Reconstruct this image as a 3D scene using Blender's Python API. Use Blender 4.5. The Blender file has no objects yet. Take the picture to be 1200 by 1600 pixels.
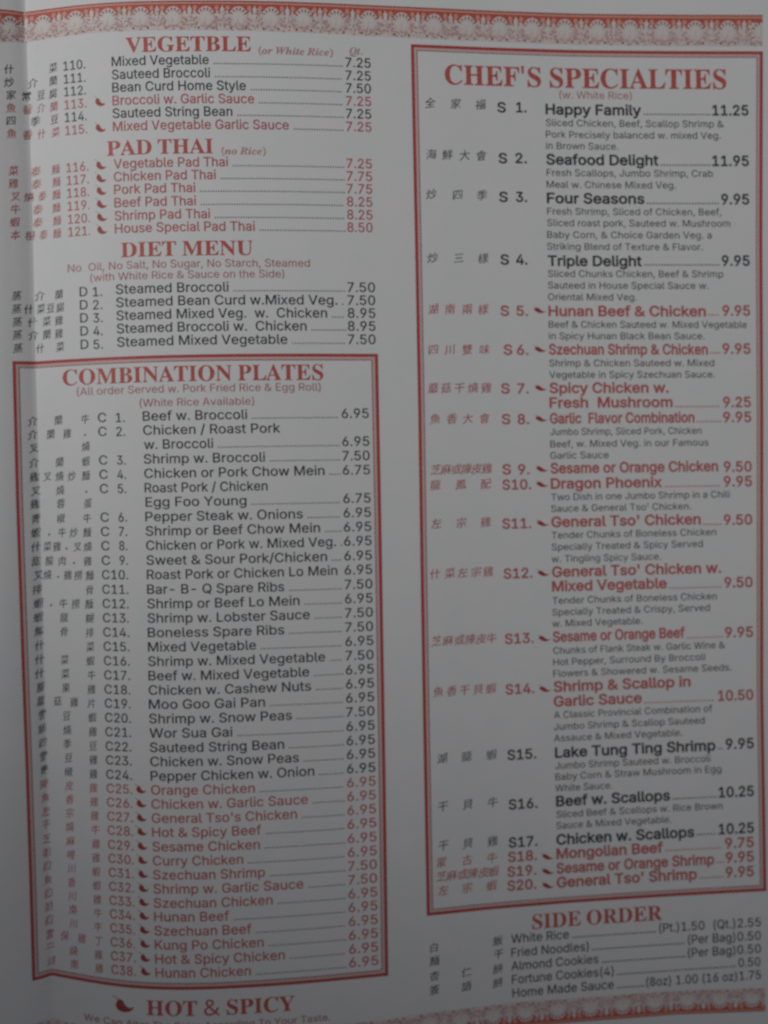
import bpy, math, random
from mathutils import Vector
from mathutils.geometry import tessellate_polygon, delaunay_2d_cdt

random.seed(7)
scene = bpy.context.scene
COL = scene.collection

# ------------------------------------------------------------------ camera
D = 0.300                        # lens to paper, metres
WIDTH = 0.225                    # width of paper seen by the frame
TILT = math.radians(3.2)
cam_d = bpy.data.cameras.new('camera')
cam = bpy.data.objects.new('camera', cam_d)
COL.objects.link(cam)
CAM = Vector((0.0, D * math.sin(TILT), D * math.cos(TILT)))
cam.location = CAM
cam.rotation_euler = (-TILT, 0, 0)
cam_d.sensor_fit = 'HORIZONTAL'
cam_d.sensor_width = 36.0
cam_d.lens = 18.0 / (WIDTH / 2 / D)
cam_d.clip_start = 0.01
cam_d.clip_end = 50
cam_d.dof.use_dof = True
cam_d.dof.focus_distance = 0.250
cam_d.dof.aperture_fstop = 14.5
scene.camera = cam

# ------------------------------------------------------------------ light
world = bpy.data.worlds.new('World')
scene.world = world
world.use_nodes = True
bg = world.node_tree.nodes['Background']
bg.inputs['Color'].default_value = (0.93, 0.94, 1.0, 1)
bg.inputs['Strength'].default_value = 0.137

lamp = bpy.data.lights.new('fitted_spot', 'SPOT')      # spot from upper left; cone edge shaped to imitate a shadow at the foot
lamp.energy = 35.0
lamp.color = (1.0, 0.992, 0.970)
lamp.spot_size = 0.444
lamp.spot_blend = 1.0
lamp.shadow_soft_size = 0.05
lamp_o = bpy.data.objects.new('fitted_spot', lamp)
lamp_o.location = (-0.947, 0.47, 1.13)
lamp_o.rotation_euler = (Vector((-0.013, 0.172, 0)) - lamp_o.location).to_track_quat('-Z', 'Y').to_euler()
COL.objects.link(lamp_o)

scene.view_settings.view_transform = 'Standard'
scene.view_settings.look = 'None'
scene.view_settings.exposure = 0.0
scene.view_settings.gamma = 1.0
scene.cycles.use_denoising = False
scene.cycles.max_bounces = 4

# ------------------------------------------------------------------ materials
def ink(name, col, lift=0.10, rough=0.5, scale=2600.0):
    """printed ink: flat colour with slight press mottling"""
    m = bpy.data.materials.new(name)
    m.use_nodes = True
    nt = m.node_tree
    b = nt.nodes['Principled BSDF']
    b.inputs['Roughness'].default_value = rough
    b.inputs['Specular IOR Level'].default_value = 0.25
    tc = nt.nodes.new('ShaderNodeTexCoord')
    n = nt.nodes.new('ShaderNodeTexNoise')
    n.inputs['Scale'].default_value = scale
    n.inputs['Detail'].default_value = 2
    r = nt.nodes.new('ShaderNodeValToRGB')
    r.color_ramp.elements[0].position = 0.35
    r.color_ramp.elements[1].position = 0.75
    r.color_ramp.elements[0].color = (*col, 1)
    r.color_ramp.elements[1].color = (*[c + (0.75 - c) * lift for c in col], 1)
    nt.links.new(tc.outputs['Object'], n.inputs['Vector'])
    nt.links.new(n.outputs['Fac'], r.inputs['Fac'])
    nt.links.new(r.outputs['Color'], b.inputs['Base Color'])
    return m

M_RED = ink('red_ink', (0.53, 0.070, 0.050), 0.16)
M_RULE = ink('frame_red_ink', (0.45, 0.042, 0.038), 0.12)
M_THINRED = ink('text_red_ink', (0.52, 0.100, 0.090), 0.12)
M_BLACK = ink('black_ink', (0.030, 0.034, 0.038), 0.06)
M_GREY = ink('fine_print_ink', (0.060, 0.066, 0.070), 0.10)
M_PINK = ink('pink_band_ink', (0.66, 0.37, 0.33), 0.25)
M_TINT = ink('pale_pink_tint', (0.71, 0.56, 0.53), 0.75, scale=1100.0)
M_PEACH = ink('peach_ink', (0.70, 0.33, 0.22), 0.15)
M_WHITE = ink('reserved_white', (0.72, 0.67, 0.64), 0.3)
M_MAROON = ink('maroon_ink', (0.36, 0.10, 0.10), 0.2)
M_MAUVE = ink('mauve_ink', (0.57, 0.37, 0.35), 0.3)

def paper_material():
    m = bpy.data.materials.new('menu_paper')
    m.use_nodes = True
    nt = m.node_tree
    b = nt.nodes['Principled BSDF']
    b.inputs['Roughness'].default_value = 0.62
    b.inputs['Specular IOR Level'].default_value = 0.3
    tc = nt.nodes.new('ShaderNodeTexCoord')
    a = nt.nodes.new('ShaderNodeTexNoise')       # faint cloudy formation of the sheet
    a.inputs['Scale'].default_value = 130
    a.inputs['Detail'].default_value = 4
    r = nt.nodes.new('ShaderNodeValToRGB')
    e = r.color_ramp.elements
    e[0].position = 0.35; e[0].color = (0.738, 0.757, 0.752, 1)
    e[1].position = 0.65; e[1].color = (0.780, 0.765, 0.768, 1)
    f = nt.nodes.new('ShaderNodeTexNoise')       # pulp fleck
    f.inputs['Scale'].default_value = 1500
    f.inputs['Detail'].default_value = 3
    mx = nt.nodes.new('ShaderNodeMix')
    mx.data_type = 'RGBA'; mx.blend_type = 'OVERLAY'
    mx.inputs['Factor'].default_value = 0.10
    bmp = nt.nodes.new('ShaderNodeBump')
    bmp.inputs['Strength'].default_value = 0.15
    bmp.inputs['Distance'].default_value = 0.00006
    for x in (a, f):
        nt.links.new(tc.outputs['Object'], x.inputs['Vector'])
    nt.links.new(a.outputs['Fac'], r.inputs['Fac'])
    nt.links.new(r.outputs['Color'], mx.inputs[6])
    nt.links.new(f.outputs['Color'], mx.inputs[7])
    nt.links.new(mx.outputs[2], b.inputs['Base Color'])
    nt.links.new(f.outputs['Fac'], bmp.inputs['Height'])
    nt.links.new(bmp.outputs['Normal'], b.inputs['Normal'])
    return m
M_PAPER = paper_material()

def wood_material():
    m = bpy.data.materials.new('table_wood')
    m.use_nodes = True
    nt = m.node_tree
    b = nt.nodes['Principled BSDF']
    b.inputs['Roughness'].default_value = 0.45
    tc = nt.nodes.new('ShaderNodeTexCoord')
    mp = nt.nodes.new('ShaderNodeMapping')
    mp.inputs['Scale'].default_value = (3, 40, 3)
    n = nt.nodes.new('ShaderNodeTexNoise')
    n.inputs['Scale'].default_value = 3
    n.inputs['Detail'].default_value = 6
    r = nt.nodes.new('ShaderNodeValToRGB')
    r.color_ramp.elements[0].color = (0.10, 0.055, 0.03, 1)
    r.color_ramp.elements[1].color = (0.22, 0.13, 0.07, 1)
    nt.links.new(tc.outputs['Object'], mp.inputs['Vector'])
    nt.links.new(mp.outputs['Vector'], n.inputs['Vector'])
    nt.links.new(n.outputs['Fac'], r.inputs['Fac'])
    nt.links.new(r.outputs['Color'], b.inputs['Base Color'])
    return m
M_WOOD = wood_material()

# ------------------------------------------------------------------ shape of the sheet
# The sheet is described on a plane grid (x, y), 1200 x 1600 units for the part in view.
def lerp(a, b, t): return a + (b - a) * t
def interp(x, kn):
    if x <= kn[0][0]:
        a, b = kn[0], kn[1]
        return a[1] + (b[1] - a[1]) * (x - a[0]) / (b[0] - a[0])
    for a, b in zip(kn, kn[1:]):
        if x <= b[0]:
            return a[1] + (b[1] - a[1]) * (x - a[0]) / (b[0] - a[0])
    a, b = kn[-2], kn[-1]
    return a[1] + (b[1] - a[1]) * (x - a[0]) / (b[0] - a[0])

FOLD = 55.0
class Curve:
    """smooth curve through knots, with a sharp kink only at the paper fold"""
    LO, HI = -620, 1420
    def __init__(self, kn, w=34):
        n = self.HI - self.LO
        raw = [interp(self.LO + i, kn) for i in range(n + 1)]
        k = int(FOLD - self.LO)
        self.v = self._smooth(raw[:k + 1], w) + self._smooth(raw[k:], w)[1:]
    @staticmethod
    def _smooth(v, w):
        n = len(v)
        for _ in range(2):
            acc = [0.0]
            for q in v: acc.append(acc[-1] + q)
            out = []
            for i in range(n):
                r = min(w, i, n - 1 - i)
                out.append((acc[i + r + 1] - acc[i - r]) / (2 * r + 1))
            v = out
        return v
    def __call__(self, u):
        f = min(max(u - self.LO, 0), len(self.v) - 1.001)
        i = int(f); t = f - i
        return self.v[i] * (1 - t) + self.v[i + 1] * t

def fold_x(y):
    return interp(y, [(0, 38), (300, 49), (560, 54.5), (950, 66), (1523, 84), (1600, 87)])
def U(x, y):
    w = min(max(1 - (x - 55) / 245.0, 0), 1) if x > 55 else 1.0
    return x - (fold_x(y) - FOLD) * w

C0 = Curve([(-600, 60), (-200, 18), (0, 12.0), (13, 13), (33, 16.5), (55, 19.5), (73, 17), (96, 13.5), (134, 8), (181, 4), (233, 2),
            (300, 1.0), (375, 1.5), (450, 3), (525, 6), (600, 9.5), (668, 12.5), (760, 17), (900, 22), (1050, 23.6), (1197, 24), (1400, 24)])
C1 = Curve([(-600, 560), (0, 564), (55, 565), (85, 563), (125, 560.3), (175, 558), (230, 555.6), (300, 554), (375, 553),
            (450, 552.6), (600, 553), (1400, 553)])
C2 = Curve([(-600, 1500), (-200, 1545), (0, 1539), (23, 1532), (55, 1523), (105, 1531.5), (160, 1540), (222, 1545), (300, 1546),
            (375, 1543), (450, 1538), (525, 1531.5), (600, 1524), (668, 1518), (760, 1507), (900, 1494.5), (1050, 1484), (1197, 1475), (1400, 1466)])
HGT = Curve([(-620, -21.5), (-450, -18), (-300, -12), (-120, -4.2), (-40, -2.4), (0, -3.2), (23, -5.4), (55, -8.6), (105, -5.0), (160, -2.0), (222, -0.6),
             (300, 0), (375, -0.7), (450, -2.0), (525, -3.9), (600, -6.1), (668, -7.9), (760, -11), (900, -14.8),
             (1050, -17.3), (1197, -19.5), (1300, -20.8), (1420, -21.5)])

def rowV(x, y):
    """label of the printed row through (x, y) = its height at x = 300"""
    u = U(x, y)
    a, b, c = C0(u), C1(u), C2(u)
    if y <= b: return 1 + (554 - 1) * (y - a) / (b - a)
    return 554 + (1546 - 554) * (y - b) / (c - b)
def rowY(x, V, y0):
    y = y0
    for _ in range(3):
        u = U(x, y)
        a, b, c = C0(u), C1(u), C2(u)
        y = a + (b - a) * (V - 1) / 553 if V <= 554 else b + (c - b) * (V - 554) / 992
    return y

UNIT = WIDTH / 1200.0
ca, sa = math.cos(TILT), math.sin(TILT)
def P(x, y, lift=0.0):
    """sheet coordinates -> point on the curved sheet, lift in metres above it"""
    dx, dy = (x - 600) * UNIT / D, (800 - y) * UNIT / D
    r = Vector((dx, dy * ca - sa, -dy * sa - ca))
    z = HGT(U(x, y)) * 0.001 + lift
    t = (z - CAM.z) / r.z
    return CAM + r * t

# ------------------------------------------------------------------ object helpers
BASE = Vector((0, 0, -0.0235))
menu = bpy.data.objects.new('takeout_menu', None)
menu.location = BASE
menu['label'] = 'folded white paper takeout menu printed in red and black, lying creased on the table'
menu['category'] = 'menu'
COL.objects.link(menu)
WORLD = {menu: BASE}

def build(name, verts, faces, mat, parent=menu, label=None, kind=None):
    if not verts: return None
    c = sum(verts, Vector()) / len(verts)
    me = bpy.data.meshes.new(name)
    me.from_pydata([v - c for v in verts], [], faces)
    mats = mat if isinstance(mat, (list, tuple)) else [mat]
    for m in mats: me.materials.append(m)
    o = bpy.data.objects.new(name, me)
    COL.objects.link(o)
    if parent is not None:
        o.parent = parent
        o.location = c - WORLD[parent]
    else:
        o.location = c
    WORLD[o] = c
    if label: o['label'] = label
    if kind: o['kind'] = kind
    return o

class MB:
    def __init__(self): self.v = []; self.f = []; self.m = []
    def poly(self, pts, lift, mi=0):
        n = len(self.v)
        self.v += [P(x, y, lift) for x, y in pts]
        if len(pts) <= 4:
            self.f.append(tuple(range(n, n + len(pts)))); self.m.append(mi)
        else:
            for t in tessellate_polygon([[Vector((x, y, 0)) for x, y in pts]]):
                self.f.append(tuple(n + i for i in t)); self.m.append(mi)
    def strip(self, A, B, lift, mi=0):
        n = len(self.v)
        for a, b in zip(A, B):
            self.v += [P(*a, lift), P(*b, lift)]
        for i in range(len(A) - 1):
            k = n + 2 * i
            self.f.append((k, k + 1, k + 3, k + 2)); self.m.append(mi)
    def build(self, name, mats, parent=menu, label=None, kind=None):
        o = build(name, self.v, self.f, mats, parent, label, kind)
        if o and isinstance(mats, (list, tuple)):
            o.data.polygons.foreach_set('material_index', self.m)
        return o

# ------------------------------------------------------------------ lettering outlines
# Outlines of the letters and characters: advance, then closed contours as x, y, x, y ... in 1/170 em.
OUTLINES = [
(82,[[3,0,34,86,47,86,79,0,67,0,49,51,39,81,42,81,32,51,14,0],[19,24,19,34,63,34,63,24]]),
(78,[[10,0,10,86,49,86,56,83,61,80,65,75,67,70,68,64,66,54,61,49,54,45,62,42,68,35,71,23,70,17,68,11,64,7,59,3,51,1,42,0],[21,10,42,10,50,11,56,14,59,18,60,23,58,31,52,37,42,39,21,39],[21,49,40,49,49,50,55,55,57,63,56,69,53,73,48,76,41,77,21,77]]),
(87,[[45,-1,35,0,26,4,18,11,12,20,8,30,7,43,8,56,12,67,18,76,26,82,35,86,45,88,58,86,68,80,76,71,80,59,69,59,66,67,61,73,54,76,45,77,38,76,31,73,26,69,21,62,19,53,18,43,19,33,21,25,26,18,31,13,38,10,45,9,54,10,61,14,66,19,69,27,80,27,76,15,68,6,58,1]]),
(85,[[37,0,16,0,16,10,37,10,46,11,54,14,60,19,64,25,67,34,68,43,67,53,64,61,60,68,54,73,47,76,38,77,16,77,16,86,38,86,50,85,60,81,68,75,74,66,77,56,78,43,77,31,74,20,68,12,60,5,49,1],[21,86,21,0,10,0,10,86]]),
(71,[[10,0,10,86,63,86,63,77,21,77,21,49,60,49,60,39,21,39,21,10,64,10,64,0]]),
(70,[[10,0,10,86,63,86,63,77,21,77,21,47,59,47,59,38,21,38,21,0]]),
(88,[[46,-1,35,0,25,4,18,11,12,20,8,31,7,43,8,56,12,67,18,76,25,82,35,86,45,88,58,86,69,80,76,71,81,59,69,59,66,67,61,73,54,76,45,77,38,76,31,74,26,69,21,62,19,53,18,43,19,33,21,25,26,18,31,13,38,10,46,9,53,10,59,12,64,16,67,21,70,27,71,34,48,34,48,43,81,43,81,34,80,24,77,15,71,8,64,3,55,0]]),
(88,[[10,0,10,86,21,86,21,49,67,49,67,86,78,86,78,0,67,0,67,39,21,39,21,0]]),
(51,[[5,0,5,10,20,10,20,77,5,77,5,86,46,86,46,77,31,77,31,10,46,10,46,0]]),
(67,[[31,-1,21,1,13,6,7,14,6,25,6,29,17,29,17,25,18,18,21,13,25,10,31,8,37,10,42,13,45,18,46,25,46,86,57,86,57,25,55,14,50,6,42,1]]),
(79,[[18,25,18,37,24,44,30,52,36,59,62,86,76,86,39,47],[10,0,10,86,21,86,21,0],[63,0,32,44,39,53,76,0]]),
(67,[[10,0,10,86,21,86,21,10,61,10,61,0]]),
(107,[[10,0,10,86,26,86,47,32,49,27,51,21,53,14,55,8,52,8,54,14,56,21,58,27,60,32,81,86,97,86,97,0,86,0,86,78,87,78,85,70,82,62,79,55,77,49,58,0,49,0,29,49,25,61,22,69,19,78,20,78,20,71,21,63,21,0]]),
(89,[[10,0,10,86,23,86,58,31,62,26,66,18,70,9,69,9,68,18,68,86,79,86,79,0,66,0,34,49,25,65,18,77,20,77,21,65,21,0]]),
(91,[[45,-1,35,0,26,4,18,11,12,20,8,30,7,43,8,56,12,67,18,76,26,82,35,86,45,88,56,86,65,82,73,76,79,67,83,56,84,43,83,30,79,20,73,11,65,4,56,0],[45,9,53,10,59,13,65,18,69,24,72,33,73,43,72,53,69,62,65,69,59,74,53,77,45,77,38,76,31,74,26,69,21,62,19,53,18,43,19,33,21,25,26,18,31,13,38,10]]),
(76,[[10,0,10,86,49,86,57,83,62,79,66,73,69,66,69,52,66,45,62,40,57,35,49,32,19,32,19,41,40,41,50,44,57,50,59,59,57,68,50,75,39,77,21,77,21,0]]),
(91,[[42,27,53,27,63,14,65,11,80,-8,68,-8,59,5,56,8],[45,-1,35,0,26,4,18,11,12,20,8,30,7,43,8,56,12,67,18,76,26,82,35,86,45,88,56,86,65,82,73,76,79,67,83,56,84,43,83,30,79,20,73,11,65,4,56,0],[45,9,53,10,59,13,65,18,69,24,72,33,73,43,72,53,69,62,65,69,59,74,53,77,45,77,38,76,31,74,26,69,21,62,19,53,18,43,19,33,21,25,26,18,31,13,38,10]]),
(76,[[10,0,10,86,49,86,57,83,62,79,66,74,69,67,70,60,69,53,66,46,62,41,57,37,49,34,16,34,16,43,40,43,51,45,57,51,59,60,57,69,51,75,40,77,21,77,21,0],[60,0,39,39,51,39,73,0]]),
(76,[[38,-2,29,-1,22,2,16,5,11,10,8,16,7,23,18,23,21,15,28,10,38,8,49,10,56,16,59,24,56,30,50,35,42,38,31,41,22,44,15,49,10,55,9,63,10,70,13,76,17,81,23,85,31,87,39,88,47,87,54,85,60,81,64,76,67,71,68,64,57,64,56,70,51,74,45,77,38,78,28,76,22,71,20,64,20,60,22,57,29,52,36,50,45,47,53,45,61,40,67,34,69,24,68,17,66,11,61,6,55,2,47,-1]]),
(76,[[5,77,5,86,71,86,71,77,44,77,44,0,33,0,33,77]]),
(88,[[44,-1,34,0,26,3,19,7,14,14,11,21,10,29,10,86,21,86,21,30,24,19,27,15,37,9,51,9,61,15,64,19,67,30,67,86,78,86,78,29,77,21,74,14,69,7,62,3,54,0]]),
(82,[[35,0,3,86,14,86,33,35,37,23,42,5,40,5,45,23,49,35,67,86,79,86,47,0]]),
(117,[[26,0,3,86,14,86,28,33,30,25,32,16,33,7,32,7,36,25,38,33,52,86,65,86,78,33,81,25,85,7,83,7,87,25,89,33,103,86,114,86,90,0,77,0,63,55,60,67,57,81,59,81,57,67,54,55,39,0]]),
(81,[[3,0,37,48,37,40,5,86,18,86,30,68,35,61,38,56,41,50,39,50,43,56,46,61,51,68,63,86,76,86,44,41,44,49,77,0,65,0,50,22,46,28,42,33,39,39,42,39,38,33,35,28,31,22,16,0]]),
(80,[[35,0,35,35,3,86,15,86,33,59,38,50,42,39,38,39,43,50,48,59,65,86,77,86,46,35,46,0]]),
(75,[[7,0,7,8,46,65,58,81,59,77,7,77,7,86,67,86,67,78,29,22,17,6,15,9,26,10,68,10,68,0]]),
(66,[[27,-1,16,1,8,8,6,12,5,18,7,27,13,33,21,36,30,37,45,40,47,43,47,44,45,50,41,55,33,56,25,55,20,51,17,47,7,50,13,59,23,64,33,65,41,64,49,61,55,54,57,43,57,0,47,0,47,9,46,9,43,4,37,0],[29,8,39,10,45,16,47,23,47,32,44,31,34,29,30,29,23,27,18,24,16,18,17,12,22,9]]),
(72,[[39,-1,29,1,23,5,20,10,19,10,19,0,9,0,9,86,19,86,19,54,20,54,23,59,29,63,39,65,47,64,53,61,59,56,63,50,65,42,66,32,65,23,63,14,59,8,53,3,47,0],[37,8,43,9,48,11,54,20,56,32,54,44,48,53,43,55,37,56,32,55,27,53,21,45,19,32,21,20,27,11,32,9]]),
(67,[[35,-1,27,0,20,3,14,8,10,14,7,23,6,32,7,41,10,49,14,56,20,61,27,64,35,65,44,64,52,61,58,55,61,47,51,45,49,49,46,53,41,55,35,56,29,55,25,53,18,44,16,32,18,20,25,11,29,9,35,8,41,9,46,11,50,15,52,20,62,17,58,10,52,4,44,0]]),
(72,[[33,-1,26,0,19,3,13,8,9,14,7,23,6,32,7,42,9,50,13,56,19,61,26,64,33,65,43,63,49,59,52,54,53,54,53,86,63,86,63,0,53,0,53,10,52,10,49,5,43,1],[35,8,40,9,45,11,51,20,53,32,51,45,45,53,40,55,35,56,29,55,25,53,18,44,16,32,18,20,25,11,29,9]]),
(69,[[36,-1,27,0,20,3,14,8,9,14,7,22,6,32,7,41,9,49,14,56,20,61,27,64,35,65,45,64,54,58,61,48,63,33,63,29,13,29,13,38,57,38,53,34,51,46,45,53,40,55,35,56,29,55,25,53,19,46,16,36,16,30,19,18,22,14,26,10,36,8,43,9,49,12,52,18,62,15,57,7,48,1]]),
(43,[[39,64,39,56,1,56,1,64],[14,0,14,73,16,83,23,88,32,90,38,90,41,89,39,80,37,80,33,81,29,80,26,78,24,71,24,0]]),
(72,[[35,-26,23,-24,14,-19,9,-12,17,-7,21,-11,26,-15,35,-17,42,-16,48,-13,52,-8,53,-1,53,12,52,12,49,7,43,3,33,1,26,2,19,5,14,9,9,15,7,23,6,33,7,42,9,50,14,56,19,61,26,64,33,65,43,63,49,59,52,54,53,54,53,64,63,64,63,-2,62,-9,60,-15,55,-20,49,-23],[35,10,40,11,45,13,51,21,53,33,51,45,45,53,40,55,35,56,29,55,25,53,18,45,16,33,18,21,25,13,29,11]]),
(70,[[19,39,19,0,9,0,9,86,19,86,19,49,17,49,21,56,26,62,32,64,39,65,50,63,55,59,58,55,60,48,61,41,61,0,50,0,50,40,49,47,46,52,42,55,36,56,27,54,21,48]]),
(28,[[9,0,9,64,19,64,19,0],[14,75,9,77,7,82,9,87,14,89,19,87,21,82,19,77]]),
(28,[[9,64,19,64,19,-5,17,-15,11,-22,1,-24,-2,-24,-2,-15,0,-15,4,-14,7,-12,9,-5],[14,75,9,77,7,82,9,87,14,89,19,87,21,82,19,77]]),
(65,[[19,23,19,36,20,36,48,64,61,64,31,34,30,34],[9,0,9,86,19,86,19,0],[50,0,25,32,33,39,63,0]]),
(32,[[24,0,17,1,13,3,10,8,9,14,9,86,19,86,19,17,20,11,25,9,29,9,31,0]]),
(104,[[9,0,9,64,19,64,19,50,18,50,23,59,29,64,37,66,44,65,49,61,52,56,55,50,53,50,57,58,65,64,74,66,85,63,89,60,92,56,94,50,95,43,95,0,84,0,84,43,83,49,80,53,76,55,71,56,64,54,59,49,57,42,57,0,47,0,47,44,46,49,43,53,39,55,34,56,27,54,21,49,19,40,19,0]]),
(70,[[19,39,19,0,9,0,9,64,19,64,19,49,17,49,21,56,26,62,32,64,39,65,50,63,55,59,58,55,60,48,61,41,61,0,50,0,50,40,49,47,46,52,42,55,36,56,27,54,21,48]]),
(71,[[35,-1,27,0,20,3,14,8,10,14,7,23,6,32,7,41,10,49,14,56,20,61,27,64,35,65,44,64,51,61,57,56,61,49,64,41,65,32,64,23,61,14,57,8,51,3,44,0],[35,8,41,9,46,11,52,20,54,32,52,44,46,53,41,55,35,56,29,55,25,53,18,44,16,32,18,20,25,11,29,9]]),
(72,[[9,-24,9,64,19,64,19,54,20,54,23,59,29,63,39,65,47,64,53,61,59,56,63,50,65,42,66,32,65,23,63,14,59,8,53,3,47,0,39,-1,29,1,23,5,20,10,19,10,19,-24],[37,8,43,9,48,11,54,20,56,32,54,44,48,53,43,55,37,56,32,55,27,53,21,45,19,32,21,20,27,11,32,9]]),
(72,[[63,-24,53,-24,53,10,52,10,49,5,43,1,33,-1,26,0,19,3,13,8,9,14,7,23,6,32,7,42,9,50,13,56,19,61,26,64,33,65,43,63,49,59,52,54,53,54,53,64,63,64],[35,8,40,9,45,11,51,20,53,32,51,45,45,53,40,55,35,56,29,55,25,53,18,44,16,32,18,20,25,11,29,9]]),
(44,[[9,0,9,64,19,64,19,55,20,55,22,59,26,62,31,65,41,65,41,55,35,55,27,53,21,48,19,40,19,0]]),
(62,[[31,-1,19,1,11,6,6,16,16,18,18,13,21,10,31,8,37,8,42,11,45,14,46,17,43,23,36,26,25,29,18,32,12,35,9,40,8,47,9,52,11,56,20,63,32,65,43,63,51,58,55,49,46,47,41,54,37,56,32,57,27,56,22,54,19,51,18,47,21,41,29,38,39,36,47,33,52,29,55,24,56,18,56,13,53,8,49,4,44,1]]),
(39,[[35,64,35,56,1,56,1,64],[11,80,21,80,21,17,23,10,29,8,31,9,34,9,36,0,33,0,29,-1,21,0,16,4,12,9,11,16]]),
(70,[[31,-1,20,2,15,5,12,10,10,16,9,24,9,64,19,64,19,24,20,18,23,13,28,10,34,9,42,11,48,16,50,26,50,64,61,64,61,0,51,0,51,16,52,16,49,8,44,3,38,0]]),
(66,[[28,0,3,64,14,64,28,26,32,15,35,4,31,4,34,15,38,26,52,64,63,64,38,0]]),
(96,[[23,0,4,64,15,64,23,36,26,23,30,7,28,7,32,23,35,36,43,64,54,64,61,36,65,23,68,7,67,7,70,23,74,36,82,64,93,64,73,0,63,0,54,29,52,38,49,48,47,57,49,57,47,48,45,38,42,29,34,0]]),
(64,[[4,0,29,37,29,29,5,64,17,64,25,52,30,43,35,35,30,35,34,43,48,64,60,64,35,29,35,36,61,0,49,0,39,15,29,31,35,31,25,15,16,0]]),
(66,[[8,-24,10,-15,18,-15,22,-13,26,-6,28,0,3,64,14,64,28,26,32,15,35,4,31,4,34,15,38,26,52,64,63,64,35,-10,30,-18,24,-23,16,-25,11,-24]]),
(65,[[7,0,7,8,43,54,43,55,8,55,8,64,57,64,57,56,21,10,58,10,58,0]]),
(77,[[39,-1,30,0,22,4,16,11,12,19,9,30,8,43,9,56,12,67,16,76,22,82,30,86,39,88,47,86,55,82,61,76,65,67,68,56,69,43,68,30,65,19,61,11,55,4,47,0],[39,8,44,9,49,13,53,18,56,24,58,43,56,62,53,69,49,74,44,77,39,78,33,77,28,74,24,69,21,62,19,43,21,24,24,18,28,13,33,9]]),
(77,[[13,0,13,9,66,9,66,0],[47,86,47,0,36,0,36,76,15,61,15,73,34,86]]),
(77,[[11,0,11,8,40,39,48,48,53,56,54,63,52,71,46,76,38,78,29,76,24,70,22,62,11,62,12,69,15,75,19,80,24,84,31,87,38,88,46,87,52,84,57,81,61,76,64,70,65,63,63,54,57,44,45,31,26,10,66,10,66,0]]),
(77,[[37,-1,23,2,17,5,12,10,9,16,7,22,19,22,22,15,28,10,37,8,47,10,53,16,56,25,54,33,47,40,34,42,27,42,27,51,49,76,49,77,12,77,12,86,63,86,63,78,36,47,36,49,45,49,52,47,59,43,63,38,66,32,67,25,66,17,63,11,58,6,52,2,45,0]]),
(77,[[7,18,7,27,42,86,53,86,18,28,70,28,70,18],[48,0,48,54,58,54,58,0]]),
(77,[[38,-1,30,0,24,2,18,5,14,10,11,16,10,22,21,22,23,15,29,10,38,8,47,11,53,18,56,28,53,38,47,45,37,47,28,46,22,42,11,43,16,86,62,86,62,77,26,77,23,51,30,55,39,57,50,55,59,48,64,39,66,28,66,20,63,13,58,7,52,3,46,0]]),
(77,[[38,-1,31,0,24,2,19,7,14,13,12,20,11,28,14,41,23,58,43,86,55,86,26,44,25,44,28,49,33,52,40,53,47,53,54,50,59,46,63,41,65,34,66,27,65,19,63,12,53,2,46,0],[38,8,47,11,53,17,56,27,53,36,47,43,38,45,30,43,23,36,21,27,23,17,30,11]]),
(77,[[16,0,55,76,55,77,11,77,11,86,66,86,66,76,28,0]]),
(77,[[38,-1,30,0,23,2,17,6,13,11,10,16,9,23,11,33,17,41,26,45,20,48,16,52,13,58,12,65,13,71,15,76,19,81,25,85,31,87,38,88,46,87,52,85,57,81,61,76,64,71,65,65,64,58,61,52,57,48,51,45,60,41,66,33,68,23,67,16,64,11,60,6,54,2,47,0],[38,8,48,10,55,16,57,24,55,32,48,38,38,40,29,38,22,32,20,24,22,16,28,10],[38,49,47,51,52,56,54,64,52,71,47,76,38,78,30,76,25,71,23,64,25,56,30,51]]),
(77,[[38,88,46,87,53,84,58,80,63,74,65,67,66,59,63,46,54,29,34,0,22,0,51,42,52,42,49,38,44,34,37,33,30,34,23,36,18,40,14,46,12,52,11,60,12,67,14,74,19,80,24,84,31,87],[38,78,30,76,24,69,21,60,24,50,30,44,38,41,47,44,53,50,56,60,53,69,47,76]]),
(32,[[16,-1,11,2,8,7,11,12,16,15,22,12,24,7,22,2]]),
(32,[[6,-20,11,12,23,12,14,-20]]),
(35,[[13,54,12,86,23,86,22,54]]),
(46,[[15,35,17,55,22,75,30,92,40,92,32,73,27,53,26,35,27,19,32,3,40,-16,30,-16,24,-4,19,9,16,22]]),
(46,[[6,-16,15,3,19,20,21,35,19,53,14,73,6,92,16,92,24,75,29,55,31,35,30,22,27,9,23,-4,16,-16]]),
(42,[[40,91,12,-13,2,-13,30,91]]),
(77,[[57,42,57,32,19,32,19,42]]),
(84,[[32,-1,21,0,13,5,8,12,6,21,7,29,11,35,24,45,17,54,14,59,14,65,15,72,19,78,26,82,35,83,43,82,49,78,53,73,54,65,53,59,50,53,38,44,60,23,65,31,68,41,78,41,74,27,67,16,83,0,70,0,60,10,48,2,41,0],[32,50,42,57,44,61,45,65,44,69,42,72,39,74,34,75,27,72,24,69,24,65,26,57],[32,8,45,10,53,16,30,39,20,32,17,27,17,22,18,16,21,12,26,9]]),
(32,[]),
(74,[[-1,0,-1,3,4,5,8,13,35,79,38,79,65,15,70,6,72,4,75,3,75,0,39,0,39,3,46,4,48,8,46,14,43,22,18,22,13,12,13,8,15,4,22,3,22,0],[19,27,41,27,30,54]]),
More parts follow.
